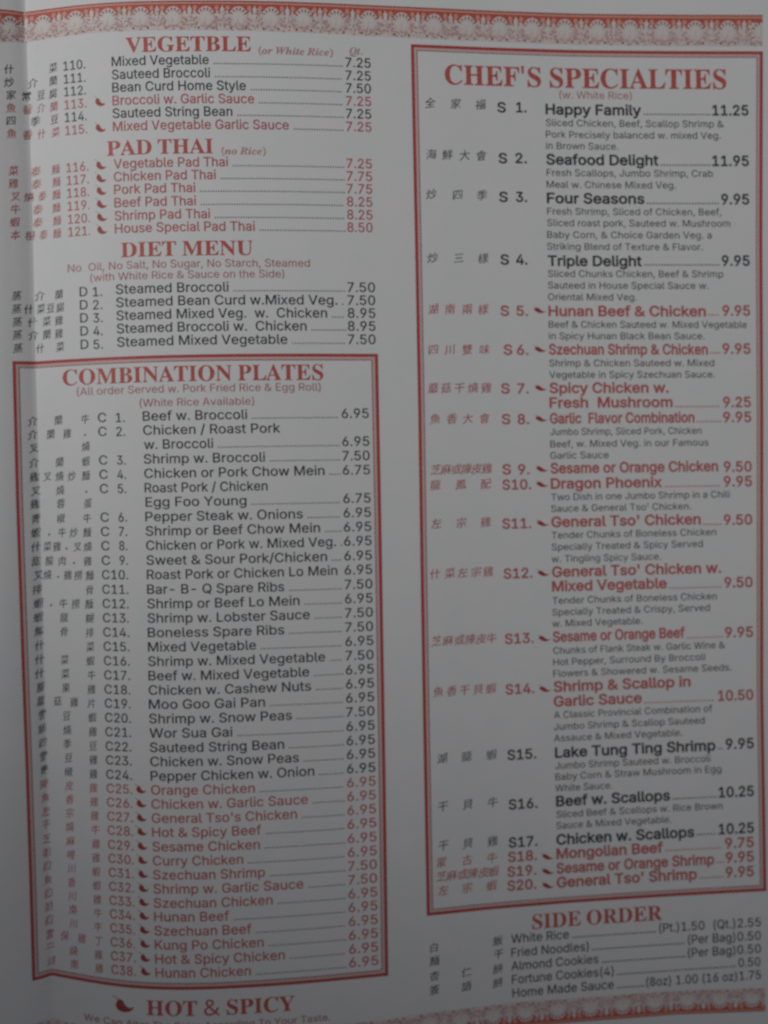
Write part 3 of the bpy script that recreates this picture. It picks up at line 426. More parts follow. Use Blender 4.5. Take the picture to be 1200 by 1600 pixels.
(170,[[5,48,5,12,1,-3,5,-5,8,5,9,15,16,15,16,1,15,0,10,0,11,-4,18,-3,20,1,20,48],[9,44,16,44,16,34,9,34],[9,30,16,30,16,20,9,20],[24,38,24,23,54,23,54,38,45,38,45,43,55,43,55,47,22,47,22,43,33,43,33,38],[36,43,42,43,42,38,36,38],[46,14,40,5,31,8,34,14],[25,6,36,3,22,-1,24,-5,34,-2,41,1,53,-5,56,-1,45,4,51,14,56,14,56,18,36,18,38,21,34,22,32,18,22,18,22,14,30,14],[27,34,33,34,33,26,27,26],[36,34,42,34,42,26,36,26],[45,34,50,34,50,26,45,26]]),
(170,[[9,47,9,23,27,23,27,18,4,18,4,14,24,14,14,6,2,1,5,-3,17,3,27,12,27,-5,32,-5,32,13,43,4,54,-3,57,1,46,7,36,14,56,14,56,18,32,18,32,23,50,23,50,47],[14,34,27,34,27,27,14,27],[32,34,46,34,46,27,32,27],[14,43,27,43,27,37,14,37],[32,43,46,43,46,37,32,37]]),
(170,[[38,50,38,46,22,46,22,50,17,50,17,46,3,46,3,43,17,43,17,40,22,40,22,43,38,43,38,40,42,40,42,43,56,43,56,46,42,46,42,50],[26,41,30,38,7,38,7,24,6,11,2,-3,6,-5,10,9,11,23,11,35,56,35,56,38,34,38,29,42],[13,15,13,12,23,12,17,6,10,2,13,-1,20,4,20,-5,24,-5,24,-3,47,-3,47,-4,52,-4,52,9,25,9,28,12,55,12,55,15],[22,34,22,30,13,30,13,28,21,28,12,19,14,17,22,25,22,17,25,17,25,24,30,20,32,23,25,27,25,28,32,28,32,30,25,30,25,34],[42,34,42,30,34,30,34,28,40,28,31,19,33,17,42,25,42,17,45,17,45,25,55,17,57,20,51,23,46,28,54,28,54,30,45,30,45,34],[24,1,24,5,47,5,47,1]]),
(170,[[37,50,37,45,22,45,22,50,18,50,18,45,3,45,3,41,18,41,18,36,22,36,22,41,37,41,37,36,41,36,41,41,56,41,56,45,41,45,41,50],[29,15,29,-5,34,-5,34,-2,50,-2,50,-4,54,-4,54,15,44,15,44,24,56,24,56,28,44,28,44,35,39,35,39,28,28,28,28,24,39,24,39,15],[34,2,34,12,50,12,50,2],[21,24,16,10,10,14,14,24],[5,12,14,7,9,2,3,-2,6,-5,12,-1,17,4,25,-2,27,2,20,8,23,17,26,28,23,29,22,28,15,28,17,35,13,36,11,28,3,28,3,24,10,24]]),
(170,[[11,48,11,29,9,13,2,-1,6,-5,12,5,15,16,40,16,40,-5,45,-5,45,20,15,20,15,30,54,30,54,35,37,35,37,50,32,50,32,35,15,35,15,48]]),
(170,[[11,33,11,29,24,29,24,33],[10,26,10,22,24,22,24,26],[35,26,35,22,49,22,49,26],[35,33,35,29,48,29,48,33],[5,40,5,27,9,27,9,36,27,36,27,21,32,21,32,36,51,36,51,27,55,27,55,40,32,40,32,44,51,44,51,48,8,48,8,44,27,44,27,40],[10,18,10,15,45,15,45,10,11,10,11,6,45,6,45,1,9,1,9,-3,45,-3,45,-5,49,-5,49,18]]),
(170,[[38,15,45,15,45,7,38,7],[35,19,35,4,48,4,48,19],[4,17,7,5,10,6,7,17],[20,18,17,7,20,6,23,17],[34,35,40,35,40,27,34,27],[34,38,34,44,49,44,49,27,44,27,44,38],[26,27,26,-5,30,-5,30,23,52,23,52,0,51,-1,45,-1,46,-5,54,-4,56,-3,56,27,53,27,53,48,30,48,30,27],[14,50,8,42,2,35,4,31,6,34,6,31,12,31,12,24,3,24,3,21,12,21,12,3,3,1,4,-3,24,2,24,6,16,4,16,21,24,21,24,24,16,24,16,31,22,31,22,35,8,35,14,43,23,35,25,39,16,46,17,49]]),
(170,[[24,35,24,15,33,15,26,7,18,1,21,-2,29,4,36,13,36,-5,41,-5,41,13,47,5,55,-2,58,2,50,7,44,15,54,15,54,35,41,35,41,40,56,40,56,44,41,44,41,50,36,50,36,44,22,44,22,40,36,40,36,35],[28,23,36,23,36,18,28,18],[41,23,50,23,50,18,41,18],[28,32,36,32,36,26,28,26],[41,32,50,32,50,26,41,26],[5,47,5,-5,9,-5,9,43,17,43,12,30,16,23,17,18,16,14,14,13,11,13,12,9,16,9,19,10,21,13,21,17,20,23,16,30,22,46,19,48,18,47]]),
(170,[[9,42,9,27,8,13,2,-2,5,-5,11,9,13,22,18,22,23,14,30,6,21,2,11,-1,14,-5,34,3,43,-2,54,-5,57,-1,47,2,38,6,46,14,51,25,48,27,34,27,34,38,49,38,46,30,50,29,55,41,51,42,34,42,34,50,29,50,29,42],[23,22,45,22,40,15,34,9,28,15],[29,38,29,27,13,27,13,38]]),
(170,[[22,50,20,39,4,39,4,35,19,35,12,17,2,2,5,-1,14,10,20,23,20,19,33,19,33,1,14,1,14,-3,56,-3,56,1,38,1,38,19,54,19,54,24,20,24,24,35,55,35,55,39,25,39,27,49]]),
(170,[[14,33,14,29,45,29,45,33],[14,13,9,6,3,1,6,-2,13,4,18,12],[41,11,52,-2,56,0,44,13],[26,49,29,44,5,44,5,31,9,31,9,40,51,40,51,31,55,31,55,44,34,44,30,51],[4,22,4,17,27,17,27,1,26,0,18,0,20,-5,30,-4,32,1,32,17,56,17,56,22]]),
(170,[[3,26,3,21,27,21,27,-5,32,-5,32,21,56,21,56,26,32,26,32,41,54,41,54,46,6,46,6,41,27,41,27,26]]),
(170,[[15,7,9,5,3,0,6,-4,11,1,15,3,20,0,27,-3,56,-3,57,2,36,1,28,1,21,4,37,14,50,26,47,28,32,28,34,29,29,37,25,35,30,28,8,28,8,24,42,24,31,14,17,6],[38,50,38,44,21,44,21,50,17,50,17,44,4,44,4,40,17,40,17,34,21,34,21,40,38,40,38,34,43,34,43,40,56,40,56,44,43,44,43,50]]),
(170,[[21,38,21,29,12,29,12,25,20,25,16,14,10,7,13,3,17,10,21,18,21,-5,25,-5,25,19,31,12,33,16,25,24,25,25,32,25,32,29,25,29,25,38],[42,38,42,29,34,29,34,25,41,25,36,14,30,6,33,3,38,10,42,19,42,-5,47,-5,47,20,55,4,58,7,53,15,48,25,56,25,56,29,47,29,47,38],[28,49,30,43,6,43,6,27,5,13,1,-2,5,-4,10,11,11,27,11,39,56,39,56,43,35,43,32,50]]),
(170,[[25,50,25,38,20,38,20,34,25,34,24,19,21,7,15,-2,18,-5,25,5,28,18,29,34,34,34,33,10,31,1,30,0,25,0,26,-4,31,-4,35,-1,37,8,38,36,38,38,29,38,29,50],[40,43,40,-3,44,-3,44,2,51,2,51,-2,55,-2,55,43],[44,6,44,39,51,39,51,6],[5,46,5,4,8,4,8,10,18,10,18,46],[8,42,14,42,14,14,8,14]]),
(170,[[28,31,37,31,37,24,28,24],[41,31,50,31,50,24,41,24],[28,43,37,43,37,35,28,35],[41,43,50,43,50,35,41,35],[20,1,20,-3,57,-3,57,1,41,1,41,10,55,10,55,14,41,14,41,20,54,20,54,47,24,47,24,20,37,20,37,14,23,14,23,10,37,10,37,1],[4,44,4,5,9,5,9,11,19,11,19,44],[9,40,15,40,15,15,9,15]]),
(170,[[9,47,9,26,8,11,2,-2,5,-5,11,4,14,15,14,47],[28,44,28,0,33,0,33,44],[48,47,48,-5,53,-5,53,47]]),
(170,[[5,46,14,40,17,43,7,49],[2,30,12,24,15,28,5,33],[4,-2,8,-4,15,15,12,17],[17,23,17,-1,21,-1,21,3,35,3,35,23,28,23,28,33,36,33,36,38,28,38,28,48,24,48,24,38,15,38,15,33,24,33,24,23],[39,48,39,24,38,10,31,-3,35,-5,40,4,42,15,51,15,51,1,50,0,44,0,45,-4,53,-3,55,-2,55,48],[43,44,51,44,51,34,43,34],[43,30,51,30,51,19,43,19],[21,19,31,19,31,7,21,7]]),
(170,[[19,27,22,20,26,21,22,29],[27,50,27,44,4,44,4,40,27,40,27,34,7,34,7,-5,11,-5,11,29,48,29,48,0,47,-1,39,-1,40,-5,50,-4,52,-3,53,0,53,34,32,34,32,40,56,40,56,44,32,44,32,50],[37,29,33,20,16,20,16,16,27,16,27,10,15,10,15,7,27,7,27,-4,32,-4,32,7,45,7,45,10,32,10,32,16,44,16,44,20,37,20,41,27]]),
(170,[[19,31,41,31,41,24,19,24],[10,15,10,-5,15,-5,15,-2,46,-2,46,-4,50,-4,50,15,29,15,32,20,45,20,45,35,14,35,14,20,26,20,24,15],[15,2,15,11,46,11,46,2],[25,49,28,44,5,44,5,31,9,31,9,40,50,40,50,31,55,31,55,44,33,44,30,50]]),
(170,[[27,43,49,43,49,32,27,32],[23,47,23,28,36,28,36,21,18,21,18,17,33,17,26,8,16,1,20,-2,28,5,36,14,36,-5,40,-5,40,14,47,5,55,-2,58,1,50,8,43,17,57,17,57,21,40,21,40,28,54,28,54,47],[16,50,10,37,1,26,4,22,10,30,10,-5,15,-5,15,36,21,49]]),
(170,[[4,45,4,40,29,40,29,3,27,1,14,1,17,-4,31,-3,33,-1,34,3,34,40,56,40,56,45]]),
(170,[[29,51,17,37,2,28,5,24,12,28,12,24,27,24,27,15,12,15,12,11,27,11,27,1,5,1,5,-3,55,-3,55,1,32,1,32,11,48,11,48,15,32,15,32,24,48,24,48,28,55,24,58,27,44,36,32,47,33,49],[12,28,22,35,30,44,39,35,48,28]]),
(170,[[8,48,13,39,16,41,11,50],[32,36,49,36,49,29,32,29],[28,39,28,25,53,25,53,39],[24,47,24,43,56,43,56,47],[38,18,38,12,29,12,29,18],[42,18,51,18,51,12,42,12],[38,8,38,2,29,2,29,8],[42,8,51,8,51,2,42,2],[3,39,3,35,18,35,11,24,1,15,3,11,11,18,11,-5,16,-5,16,21,22,14,25,18,25,-5,29,-5,29,-2,51,-2,51,-5,56,-5,56,22,25,22,25,18,17,25,24,37,21,39]]),
(170,[[6,46,16,40,19,43,8,49],[3,29,12,23,15,26,5,32],[4,-1,8,-4,16,16,13,18],[33,28,40,21,27,21,28,30,49,30,48,21,40,21,42,23,36,30],[17,21,17,17,23,17,20,4,47,4,45,0,43,-1,36,0,37,-4,45,-4,49,-2,51,4,56,4,56,8,52,8,52,17,57,17,57,21,53,21,53,33,25,33,23,21],[27,17,48,17,47,8,25,8],[32,15,39,8,41,10,34,17],[26,50,22,40,16,32,20,29,27,39,56,39,56,43,29,43,31,49]]),
(170,[[24,9,28,-2,31,0,26,10],[18,9,20,-2,23,-1,21,9],[12,9,13,-2,16,-2,15,9],[7,9,5,2,2,-3,5,-5,8,1,10,8],[50,50,45,39,48,38,37,38,39,39,35,50,31,49,35,38,30,38,30,34,40,34,40,27,31,27,31,23,40,23,40,15,29,15,29,10,40,10,40,-5,45,-5,45,10,57,10,57,15,45,15,45,23,55,23,55,27,45,27,45,34,56,34,56,38,49,38,54,49],[19,41,16,35,9,35,12,41],[11,50,8,41,2,31,5,29,6,30,6,12,28,12,28,35,20,35,25,43,22,45,14,45,15,49],[10,22,15,22,15,16,10,16],[19,22,24,22,24,16,19,16],[10,31,15,31,15,25,10,25],[19,31,24,31,24,25,19,25]]),
(170,[[27,50,27,33,4,33,4,28,26,28,22,17,15,7,3,-1,6,-5,18,3,26,14,30,25,36,12,43,2,54,-5,57,0,47,6,39,16,34,28,56,28,56,33,31,33,32,50]]),
(170,[[10,33,10,18,50,18,50,33],[17,28,21,21,24,22,20,29],[39,29,35,22,38,21,42,28],[14,30,28,30,28,21,14,21],[31,30,46,30,46,21,31,21],[29,50,18,41,2,35,5,31,19,38,19,36,40,36,40,38,55,32,58,35,44,40,32,48,33,49],[22,39,30,45,38,39],[18,5,42,5,42,0,18,0],[18,8,18,12,42,12,42,8],[13,15,13,-5,18,-5,18,-3,42,-3,42,-5,47,-5,47,15]]),
(170,[[7,44,7,40,52,40,52,44],[11,25,11,20,48,20,48,25],[4,4,4,0,56,0,56,4]]),
(170,[[22,12,22,9,31,9,26,3,20,0,23,-3,30,2,35,11,33,13,32,12],[53,17,45,10,42,16,42,19,27,19,27,16,38,16,38,0,37,-1,31,-1,32,-5,40,-4,41,-3,42,0,42,9,48,2,55,-3,58,0,52,3,47,8,56,15],[47,50,44,44,45,43,34,43,35,44,32,50,28,49,31,43,24,43,24,40,38,40,38,36,26,36,26,33,38,33,38,29,22,29,22,25,35,25,33,23,46,18,49,21,37,25,57,25,57,29,42,29,42,33,54,33,54,36,42,36,42,40,56,40,56,43,47,43,51,49],[11,50,11,37,3,37,3,33,11,33,7,21,2,10,4,7,11,23,11,-5,16,-5,16,24,20,15,23,19,16,29,16,33,22,33,22,37,16,37,16,50]]),
(170,[[3,47,3,42,27,42,27,35,7,35,7,-5,11,-5,11,31,27,31,27,-3,32,-3,32,31,48,31,48,2,47,0,40,1,42,-4,50,-3,52,-1,53,2,53,35,32,35,32,42,56,42,56,47],[15,26,17,21,15,13,11,7,14,5,20,16,23,6,27,7,23,17,18,27],[36,26,38,21,36,13,33,7,35,5,41,16,44,5,48,6,44,16,39,27]]),
(170,[[18,34,18,30,11,30,11,34],[18,37,11,37,11,40,18,40],[16,49,19,43,12,43,15,49,11,50,7,42,2,35,5,32,8,36,8,21,30,21,30,24,22,24,22,27,28,27,28,30,22,30,22,34,28,34,30,32,33,36,33,21,56,21,56,24,47,24,47,27,54,27,54,30,47,30,47,34,54,34,54,37,47,37,47,40,55,40,55,43,49,43,46,49,42,49,44,43,38,43,40,49,36,50,33,42,28,35,28,37,22,37,22,40,29,40,29,43,23,43,20,50],[18,27,18,24,11,24,11,27],[43,34,43,30,37,30,37,34],[43,37,37,37,37,40,43,40],[43,27,43,24,37,24,37,27],[43,13,31,6,19,13],[6,17,6,13,13,13,19,8,25,4,3,-1,5,-5,18,-3,31,1,42,-2,54,-4,56,0,36,4,44,9,50,15,47,17]]),
(170,[[37,50,37,40,24,40,24,36,37,36,37,26,22,26,22,22,35,22,28,10,18,2,21,-1,30,6,37,17,37,-5,41,-5,41,16,47,6,54,-1,57,3,49,11,43,22,57,22,57,26,41,26,41,36,54,36,54,40,41,40,41,50],[4,45,4,5,8,5,8,10,20,10,20,45],[8,40,16,40,16,14,8,14]]),
(170,[[41,47,51,41,54,44,44,50],[4,4,5,-1,30,5,30,9],[12,27,24,27,24,17,12,17],[7,31,7,13,28,13,28,31],[4,40,4,36,33,36,38,10,31,4,23,-1,27,-5,39,6,44,-2,50,-5,55,-2,57,8,53,11,52,2,51,0,46,2,43,10,49,19,53,31,49,32,41,15,38,36,56,36,56,40,38,40,38,50,33,50,33,40]]),
(170,[[16,7,14,2,10,-1,13,-3,16,1,19,6],[21,6,21,-2,24,-2,23,7],[26,6,29,-1,31,0,29,7],[32,7,35,1,38,2,34,8],[9,47,9,32,8,15,2,-2,6,-5,12,14,13,32,13,43,46,43,47,19,49,2,54,-5,57,-2,58,6,55,9,54,0,51,15,51,47],[17,34,17,9,41,9,39,0,38,-1,33,-1,34,-4,39,-4,43,-3,45,10,45,12,21,12,21,15,45,15,45,17,21,17,21,20,41,20,41,34,30,34,31,37,44,37,44,40,15,40,15,37,27,37,26,34],[21,26,37,26,37,23,21,23],[21,28,21,31,37,31,37,28]]),
(170,[[33,47,33,43,51,43,51,29,33,29,33,3,35,-3,40,-4,50,-4,56,-2,58,8,53,10,53,2,50,0,41,0,38,1,38,24,51,24,51,20,55,20,55,47],[9,9,25,9,25,3,9,3],[9,13,9,33,13,33,13,28,12,23,9,18,10,16,14,22,15,28,15,33,18,33,18,22,19,19,21,18,25,18,25,13],[3,48,3,44,12,44,12,37,5,37,5,-5,9,-5,9,0,25,0,25,-4,29,-4,29,37,22,37,22,44,30,44,30,48],[15,37,15,44,19,44,19,37],[21,33,25,33,25,21,22,21,21,22]]),
(170,[[35,5,52,-5,56,-2,38,8],[15,32,45,32,45,25,15,25],[15,21,45,21,45,14,15,14],[15,43,45,43,45,36,15,36],[11,47,11,10,50,10,50,47],[21,8,13,3,3,-1,7,-5,17,0,25,6]]),
(170,[[10,22,10,-5,14,-5,14,-2,45,-2,45,-5,50,-5,50,22,32,22,32,35,56,35,56,39,32,39,32,50,27,50,27,39,3,39,3,35,27,35,27,22],[14,3,14,18,45,18,45,3]]),
(170,[[6,38,6,28,10,28,10,35,50,35,50,28,54,28,54,38],[14,31,14,28,46,28,46,31],[45,20,33,13,27,20,29,22,52,22,52,25,8,25,8,22,23,22,4,15,6,12,23,18,26,16,16,11,5,7,7,4,28,14,30,11,18,4,4,-1,6,-4,19,1,31,8,31,3,30,0,26,-1,22,-1,23,-5,27,-5,33,-3,36,2,35,10,36,11,43,2,52,-4,55,0,46,5,40,12,48,17],[38,50,38,46,21,46,21,50,17,50,17,46,3,46,3,43,17,43,17,39,21,39,21,43,38,43,38,39,42,39,42,43,56,43,56,46,42,46,42,50]]),
(170,[[27,50,23,40,9,40,9,-5,13,-5,13,0,46,0,46,-4,51,-4,51,40,28,40,32,49],[13,4,13,18,46,18,46,4],[13,22,13,36,46,36,46,22]]),
(170,[[53,48,42,46,30,45,30,26,29,11,24,-3,28,-5,33,10,34,26,34,29,37,18,42,8,37,2,32,-1,35,-5,44,4,55,-5,57,-1,52,3,47,8,52,19,55,33,34,33,34,41,46,43,56,45],[50,29,48,20,44,12,38,29],[21,21,21,16,10,16,10,21],[21,25,10,25,10,29,21,29],[17,10,19,6,10,3,10,13,25,13,25,33,18,33,16,39,12,38,14,33,6,33,6,4,4,0,5,-4,6,-3,20,3,22,-1,25,0,20,12],[14,50,9,43,1,37,3,33,15,44,25,35,27,38,17,47,18,49]]),
(170,[[27,50,27,41,3,41,3,37,23,37,13,28,2,21,5,18,17,26,27,36,27,19,32,19,32,36,42,26,54,18,57,22,46,28,36,37,56,37,56,41,32,41,32,50],[12,17,12,-5,16,-5,16,-2,43,-2,43,-5,48,-5,48,17],[16,2,16,13,43,13,43,2]]),
(170,[[23,40,23,35,54,35,54,40],[20,4,20,0,57,0,57,4],[18,50,11,36,2,26,5,21,11,29,11,-5,16,-5,16,35,22,49]]),
(170,[[32,48,36,38,40,40,35,50],[21,21,21,16,10,16,10,21],[21,25,10,25,10,29,21,29],[17,10,19,6,10,3,10,13,25,13,25,33,18,33,16,39,13,38,14,33,6,33,6,4,4,0,5,-4,6,-4,20,3,23,-2,26,0,20,12],[15,50,9,43,2,37,4,33,15,44,25,35,28,38,17,47,18,49],[46,33,46,22,39,22,39,33],[49,50,44,37,29,37,29,33,35,33,35,22,28,22,28,18,35,18,33,8,27,-1,29,-4,36,6,39,18,46,18,46,-5,50,-5,50,18,57,18,57,22,50,22,50,33,56,33,56,37,48,37,53,48]]),
(170,[[14,18,23,18,23,12,14,12],[36,18,45,18,45,12,36,12],[34,50,28,41,28,45,13,45,15,49,11,50,7,43,2,36,6,34,11,41,14,41,17,34,21,35,19,41,28,41,26,39,28,38,16,29,2,24,5,21,20,27,20,24,39,24,39,28,21,28,30,34,41,26,54,21,57,25,43,29,32,36,33,38,31,39,34,41,39,41,44,34,48,35,44,41,56,41,56,45,36,45,38,49],[10,21,10,9,16,9,11,3,3,-2,5,-5,16,2,24,-3,26,0,19,5,21,8,20,9,28,9,28,21],[32,21,32,9,37,9,32,2,25,-2,28,-5,38,2,53,-5,56,-1,40,5,42,9,50,9,50,21]]),
(170,[[5,32,5,28,23,28,23,32],[5,24,5,21,23,21,23,24],[3,40,3,36,25,36,25,40],[9,48,14,40,17,43,13,50],[5,16,5,-4,9,-4,9,-1,23,-1,23,16],[9,13,19,13,19,3,9,3],[27,17,27,-5,31,-5,31,-2,49,-2,49,-5,54,-5,54,17],[31,2,31,13,49,13,49,2],[27,38,27,34,34,34,32,25,24,25,24,21,57,21,57,25,52,25,52,38,39,38,40,44,56,44,56,47,25,47,25,44,35,44,34,38],[47,25,36,25,38,34,47,34]]),
(170,[[5,38,2,23,6,22,8,37],[21,40,17,27,19,26,24,38],[31,50,28,38,22,27,26,25,32,36,35,36,35,-5,40,-5,40,11,57,11,57,15,40,15,40,24,56,24,56,28,40,28,40,36,57,36,57,40,33,40,36,49],[12,50,12,29,11,18,9,8,2,-2,6,-5,11,3,14,11,21,2,24,5,15,16,16,29,16,50]]),
]

SANS = "ABCDEFGHIJKLMNOPQRSTUVWXYZabcdefghijklmnopqrstuvwxyz0123456789.,'()/-& "
SERIF = "ABCDEFGHILMNOPRSTUVY '&"
ITALIC = "orWhiteRcnQ()w. "
HAN = ("什菜炒介蘭家常豆腐魚香四季泰麵雞叉燒牛蝦本樓蒸蓉蛋青椒甜酸肉撈排骨龍糊無腰果蘑菇片雪鍋陳皮左宗干芝麻咖哩川湖南"
       "宮保丁全福海鮮大會三樣兩雙味或鳳配貝古蒙白飯杏仁餅簽語炸")
def load_glyphs():
    keys = ['s' + c for c in SANS] + ['b' + c for c in SERIF] + ['i' + c for c in ITALIC] + ['c' + c for c in HAN]
    assert len(keys) == len(OUTLINES)
    def points(c, han):
        q = []
        for j in range(0, len(c), 2):
            p = (c[j] / 170, c[j + 1] / 170)
            if not q or han or math.hypot(p[0] - q[-1][0], p[1] - q[-1][1]) > 1.6 / 170: q.append(p)
        if not han and len(q) > 3 and math.hypot(q[0][0] - q[-1][0], q[0][1] - q[-1][1]) <= 1.6 / 170: q.pop()
        return q
    return {k: (adv / 170, [points(c, k[0] == 'c') for c in cs]) for k, (adv, cs) in zip(keys, OUTLINES)}
GLYPH = load_glyphs()
GLYPH['b '] = (0.15, [])
GLYPH['i '] = (0.13, [])

def area2(c): return sum(c[i - 1][0] * c[i][1] - c[i][0] * c[i - 1][1] for i in range(len(c)))
def winding(x, y, cs):
    w = 0
    for c in cs:
        for i in range(len(c)):
            (x0, y0), (x1, y1) = c[i - 1], c[i]
            if (y0 > y) != (y1 > y) and x < (x1 - x0) * (y - y0) / (y1 - y0) + x0: w += 1 if y1 > y0 else -1
    return w
def offset(c, d):
    """grow an outline by d to its right-hand side (outer contours here run clockwise or not: caller signs d)"""
    out = []
    n = len(c)
    for i in range(n):
        ax, ay = c[i][0] - c[i - 1][0], c[i][1] - c[i - 1][1]
        bx, by = c[(i + 1) % n][0] - c[i][0], c[(i + 1) % n][1] - c[i][1]
        la, lb = math.hypot(ax, ay) or 1, math.hypot(bx, by) or 1
        nx, ny = ay / la + by / lb, -ax / la - bx / lb
        s = (nx * nx + ny * ny) / 2
        if s < 0.35: s = 0.35
        out.append((c[i][0] + nx / s * d, c[i][1] + ny / s * d))
    return out

TESS = {}
def tess(key, weight=0.0):
    k = (key, weight)
    if k in TESS: return TESS[k]
    adv, cs = GLYPH[key]
    V, F = [], []
    if cs:
        sign = 1 if area2(max(cs, key=lambda c: abs(area2(c)))) > 0 else -1
        if weight: cs = [offset(c, weight * sign) for c in cs]
        pts, edges = [], []
        for c in cs:
            n = len(pts)
            pts += [Vector(p) for p in c]
            edges += [(n + i, n + (i + 1) % len(c)) for i in range(len(c))]
        ov, oe, of = delaunay_2d_cdt(pts, edges, [], 0, 1e-5)[:3]
        V = [(p.x, p.y) for p in ov]
        for t in of:
            cx = sum(V[i][0] for i in t) / 3; cy = sum(V[i][1] for i in t) / 3
            if winding(cx, cy, cs) != 0: F.append(tuple(t))
    TESS[k] = (adv, V, F)
    return TESS[k]

CAPS = {'s': 86 / 170, 'b': 77 / 170, 'i': 77 / 170}
SLANT = 0.022
def text(name, s, x0, x1, y0, cap, mat, parent=menu, style='s', weight=0.0, lift=0.00007, label=None, up=0.0):
    """one line of lettering from x0 to x1 whose baseline passes (x0, y0) and follows the printed row"""
    adv = 0; seq = []
    for ch in s:
        a, V, F = tess(style + ch, weight)
        seq.append((adv, V, F)); adv += a
    lo = min((a + x for a, V, F in seq for x, y in V), default=0)
    hi = max((a + x for a, V, F in seq for x, y in V), default=1)
    sx = (x1 - x0) / (hi - lo)
    sy = cap / CAPS[style]
    Vr = rowV(x0, y0)
    vv, ff = [], []
    for i, (a, V, F) in enumerate(seq):
        n = len(vv)
        for x, y in V:
            px = x0 + (a + x - lo) * sx
            by = rowY(px, Vr, y0)
            up_ = y * sy
            vv.append(P(px - SLANT * up_, by - up_, lift + (i % 2) * 0.000004))
        ff += [tuple(n + k for k in t) for t in F]
    return build(name, vv, ff, mat, parent, label)

def characters(chars, yc, xr, size, mat, parent, squeeze=None):
    """chars: [(char, x_centre)], on the row whose centre line passes (xr, yc)"""
    Vr = rowV(xr, yc)
    vv, ff = [], []
    for ch, xc in chars:
        if ch == '.':
            V = [(.40, .10), (.58, .10), (.58, .28), (.40, .28)]; F = [(0, 1, 2, 3)]
        else:
            a, V, F = tess('c' + ch, HAN_WEIGHT)
            V = [(x * 170 / 59, y * 170 / 59) for x, y in V]
        w = size * (0.82 if 62 < xc < 640 else 1.0)
        n = len(vv)
        rot = 0.13
        for x, y in V:
            gx, gy = (x - .5), (y - .38)
            if style_brush:
                gy += gx * rot                       # brush script climbs slightly to the right
                gx += gy * 0.06
            px = xc + gx * w
            by = rowY(px, Vr, yc)
            vv.append(P(px, by - gy * size, 0.00007))
        ff += [tuple(n + k for k in t) for t in F]
    return build('chinese_name', vv, ff, mat, parent)
style_brush = True
HAN_WEIGHT = -0.0008

def dots(xa, xb, x0, y0, step, r, mat, parent):
    Vr = rowV(x0, y0)
    m = MB()
    x = xa
    while x < xb:
        y = rowY(x, Vr, y0) - r
        m.poly([(x - r, y - r), (x + r, y - r), (x + r, y + r), (x - r, y + r)], 0.00007)
        x += step
    return m.build('dot_leader', mat, parent, kind='stuff')

def chili(x, y, w, h, parent, flat=False, name='chili_icon'):
    """pepper pointing right with its stem at the upper left; x, y = lower left of the print"""
    m = MB()
    if flat:
        body = [(0, .62), (.12, .80), (.30, .80), (.48, .60), (.62, .40), (.80, .30), (1.0, .34), (.80, .16), (.60, .08), (.38, .10), (.16, .30), (.03, .45)]
        stem = [(-.10, 1.0), (.08, .95), (.20, .80), (.14, .76), (.04, .88), (-.10, .95)]
    else:
        body = [(.02, .55), (.10, .88), (.24, 1.0), (.40, .88), (.50, .60), (.66, .36), (.84, .30), (1.0, .42), (.92, .18), (.74, .04), (.50, .0), (.26, .10), (.10, .28)]
        stem = [(-.16, 1.30), (-.02, 1.22), (.14, 1.02), (.24, .96), (.16, .90), (.02, 1.08), (-.16, 1.22)]
    m.poly([(x + a * w, y - b * h) for a, b in body], 0.00007)
    m.poly([(x + a * w, y - b * h) for a, b in stem], 0.00009, 1)
    return m.build(name, [M_CHILI, M_MAUVE], parent)
M_DOT = ink('leader_grey_ink', (0.15, 0.145, 0.15), 0.12)
M_CHILI = ink('chili_red_ink', (0.36, 0.035, 0.03), 0.1)

# ------------------------------------------------------------------ the sheet and the table
def sheet():
    xs = []
    x = -560
    while x < 1300:
        xs.append(x); x += 20 if x < -20 or x > 160 else 4
    xs.append(1300)
    ys = list(range(-60, 1701, 20))
    v, f = [], []
    for y in ys:
        for u in xs:
            # grid lines follow the fold so the crease is a true edge
            w = min(max(1 - (u - 55) / 245.0, 0), 1) if u > 55 else 1.0
            w = max(w, 0)
            xx = u + (fold_x(y) - FOLD) * w
            # refine so that U(xx, y) == u
            for _ in range(4): xx += u - U(xx, y)
            v.append(P(xx, y))
    n = len(xs)
    for j in range(len(ys) - 1):
        for i in range(n - 1):
            a = j * n + i
            f.append((a, a + n, a + n + 1, a + 1))
    o = build('paper_sheet', v, f, M_PAPER, menu)
    kink = min(range(n), key=lambda i: abs(xs[i] - FOLD))
    for p in o.data.polygons: p.use_smooth = True
    # sharp crease
    se = set((j * n + kink, (j + 1) * n + kink) for j in range(len(ys) - 1))
    for e in o.data.edges:
        a, b = sorted(e.vertices)
        if (a, b) in se: e.use_edge_sharp = True
    s = o.modifiers.new('thickness', 'SOLIDIFY')
    s.thickness = 0.00012
    s.offset = -1
sheet()

t = bpy.data.meshes.new('table_top')
tv = [(x, y, z) for z in (-0.044, -0.0240) for x, y in ((-.6, -.5), (.6, -.5), (.6, .5), (-.6, .5))]
t.from_pydata(tv, [], [(3, 2, 1, 0), (4, 5, 6, 7), (0, 1, 5, 4), (1, 2, 6, 5), (2, 3, 7, 6), (3, 0, 4, 7)])
t.materials.append(M_WOOD)
to = bpy.data.objects.new('table_top', t)
to['kind'] = 'structure'
COL.objects.link(to)

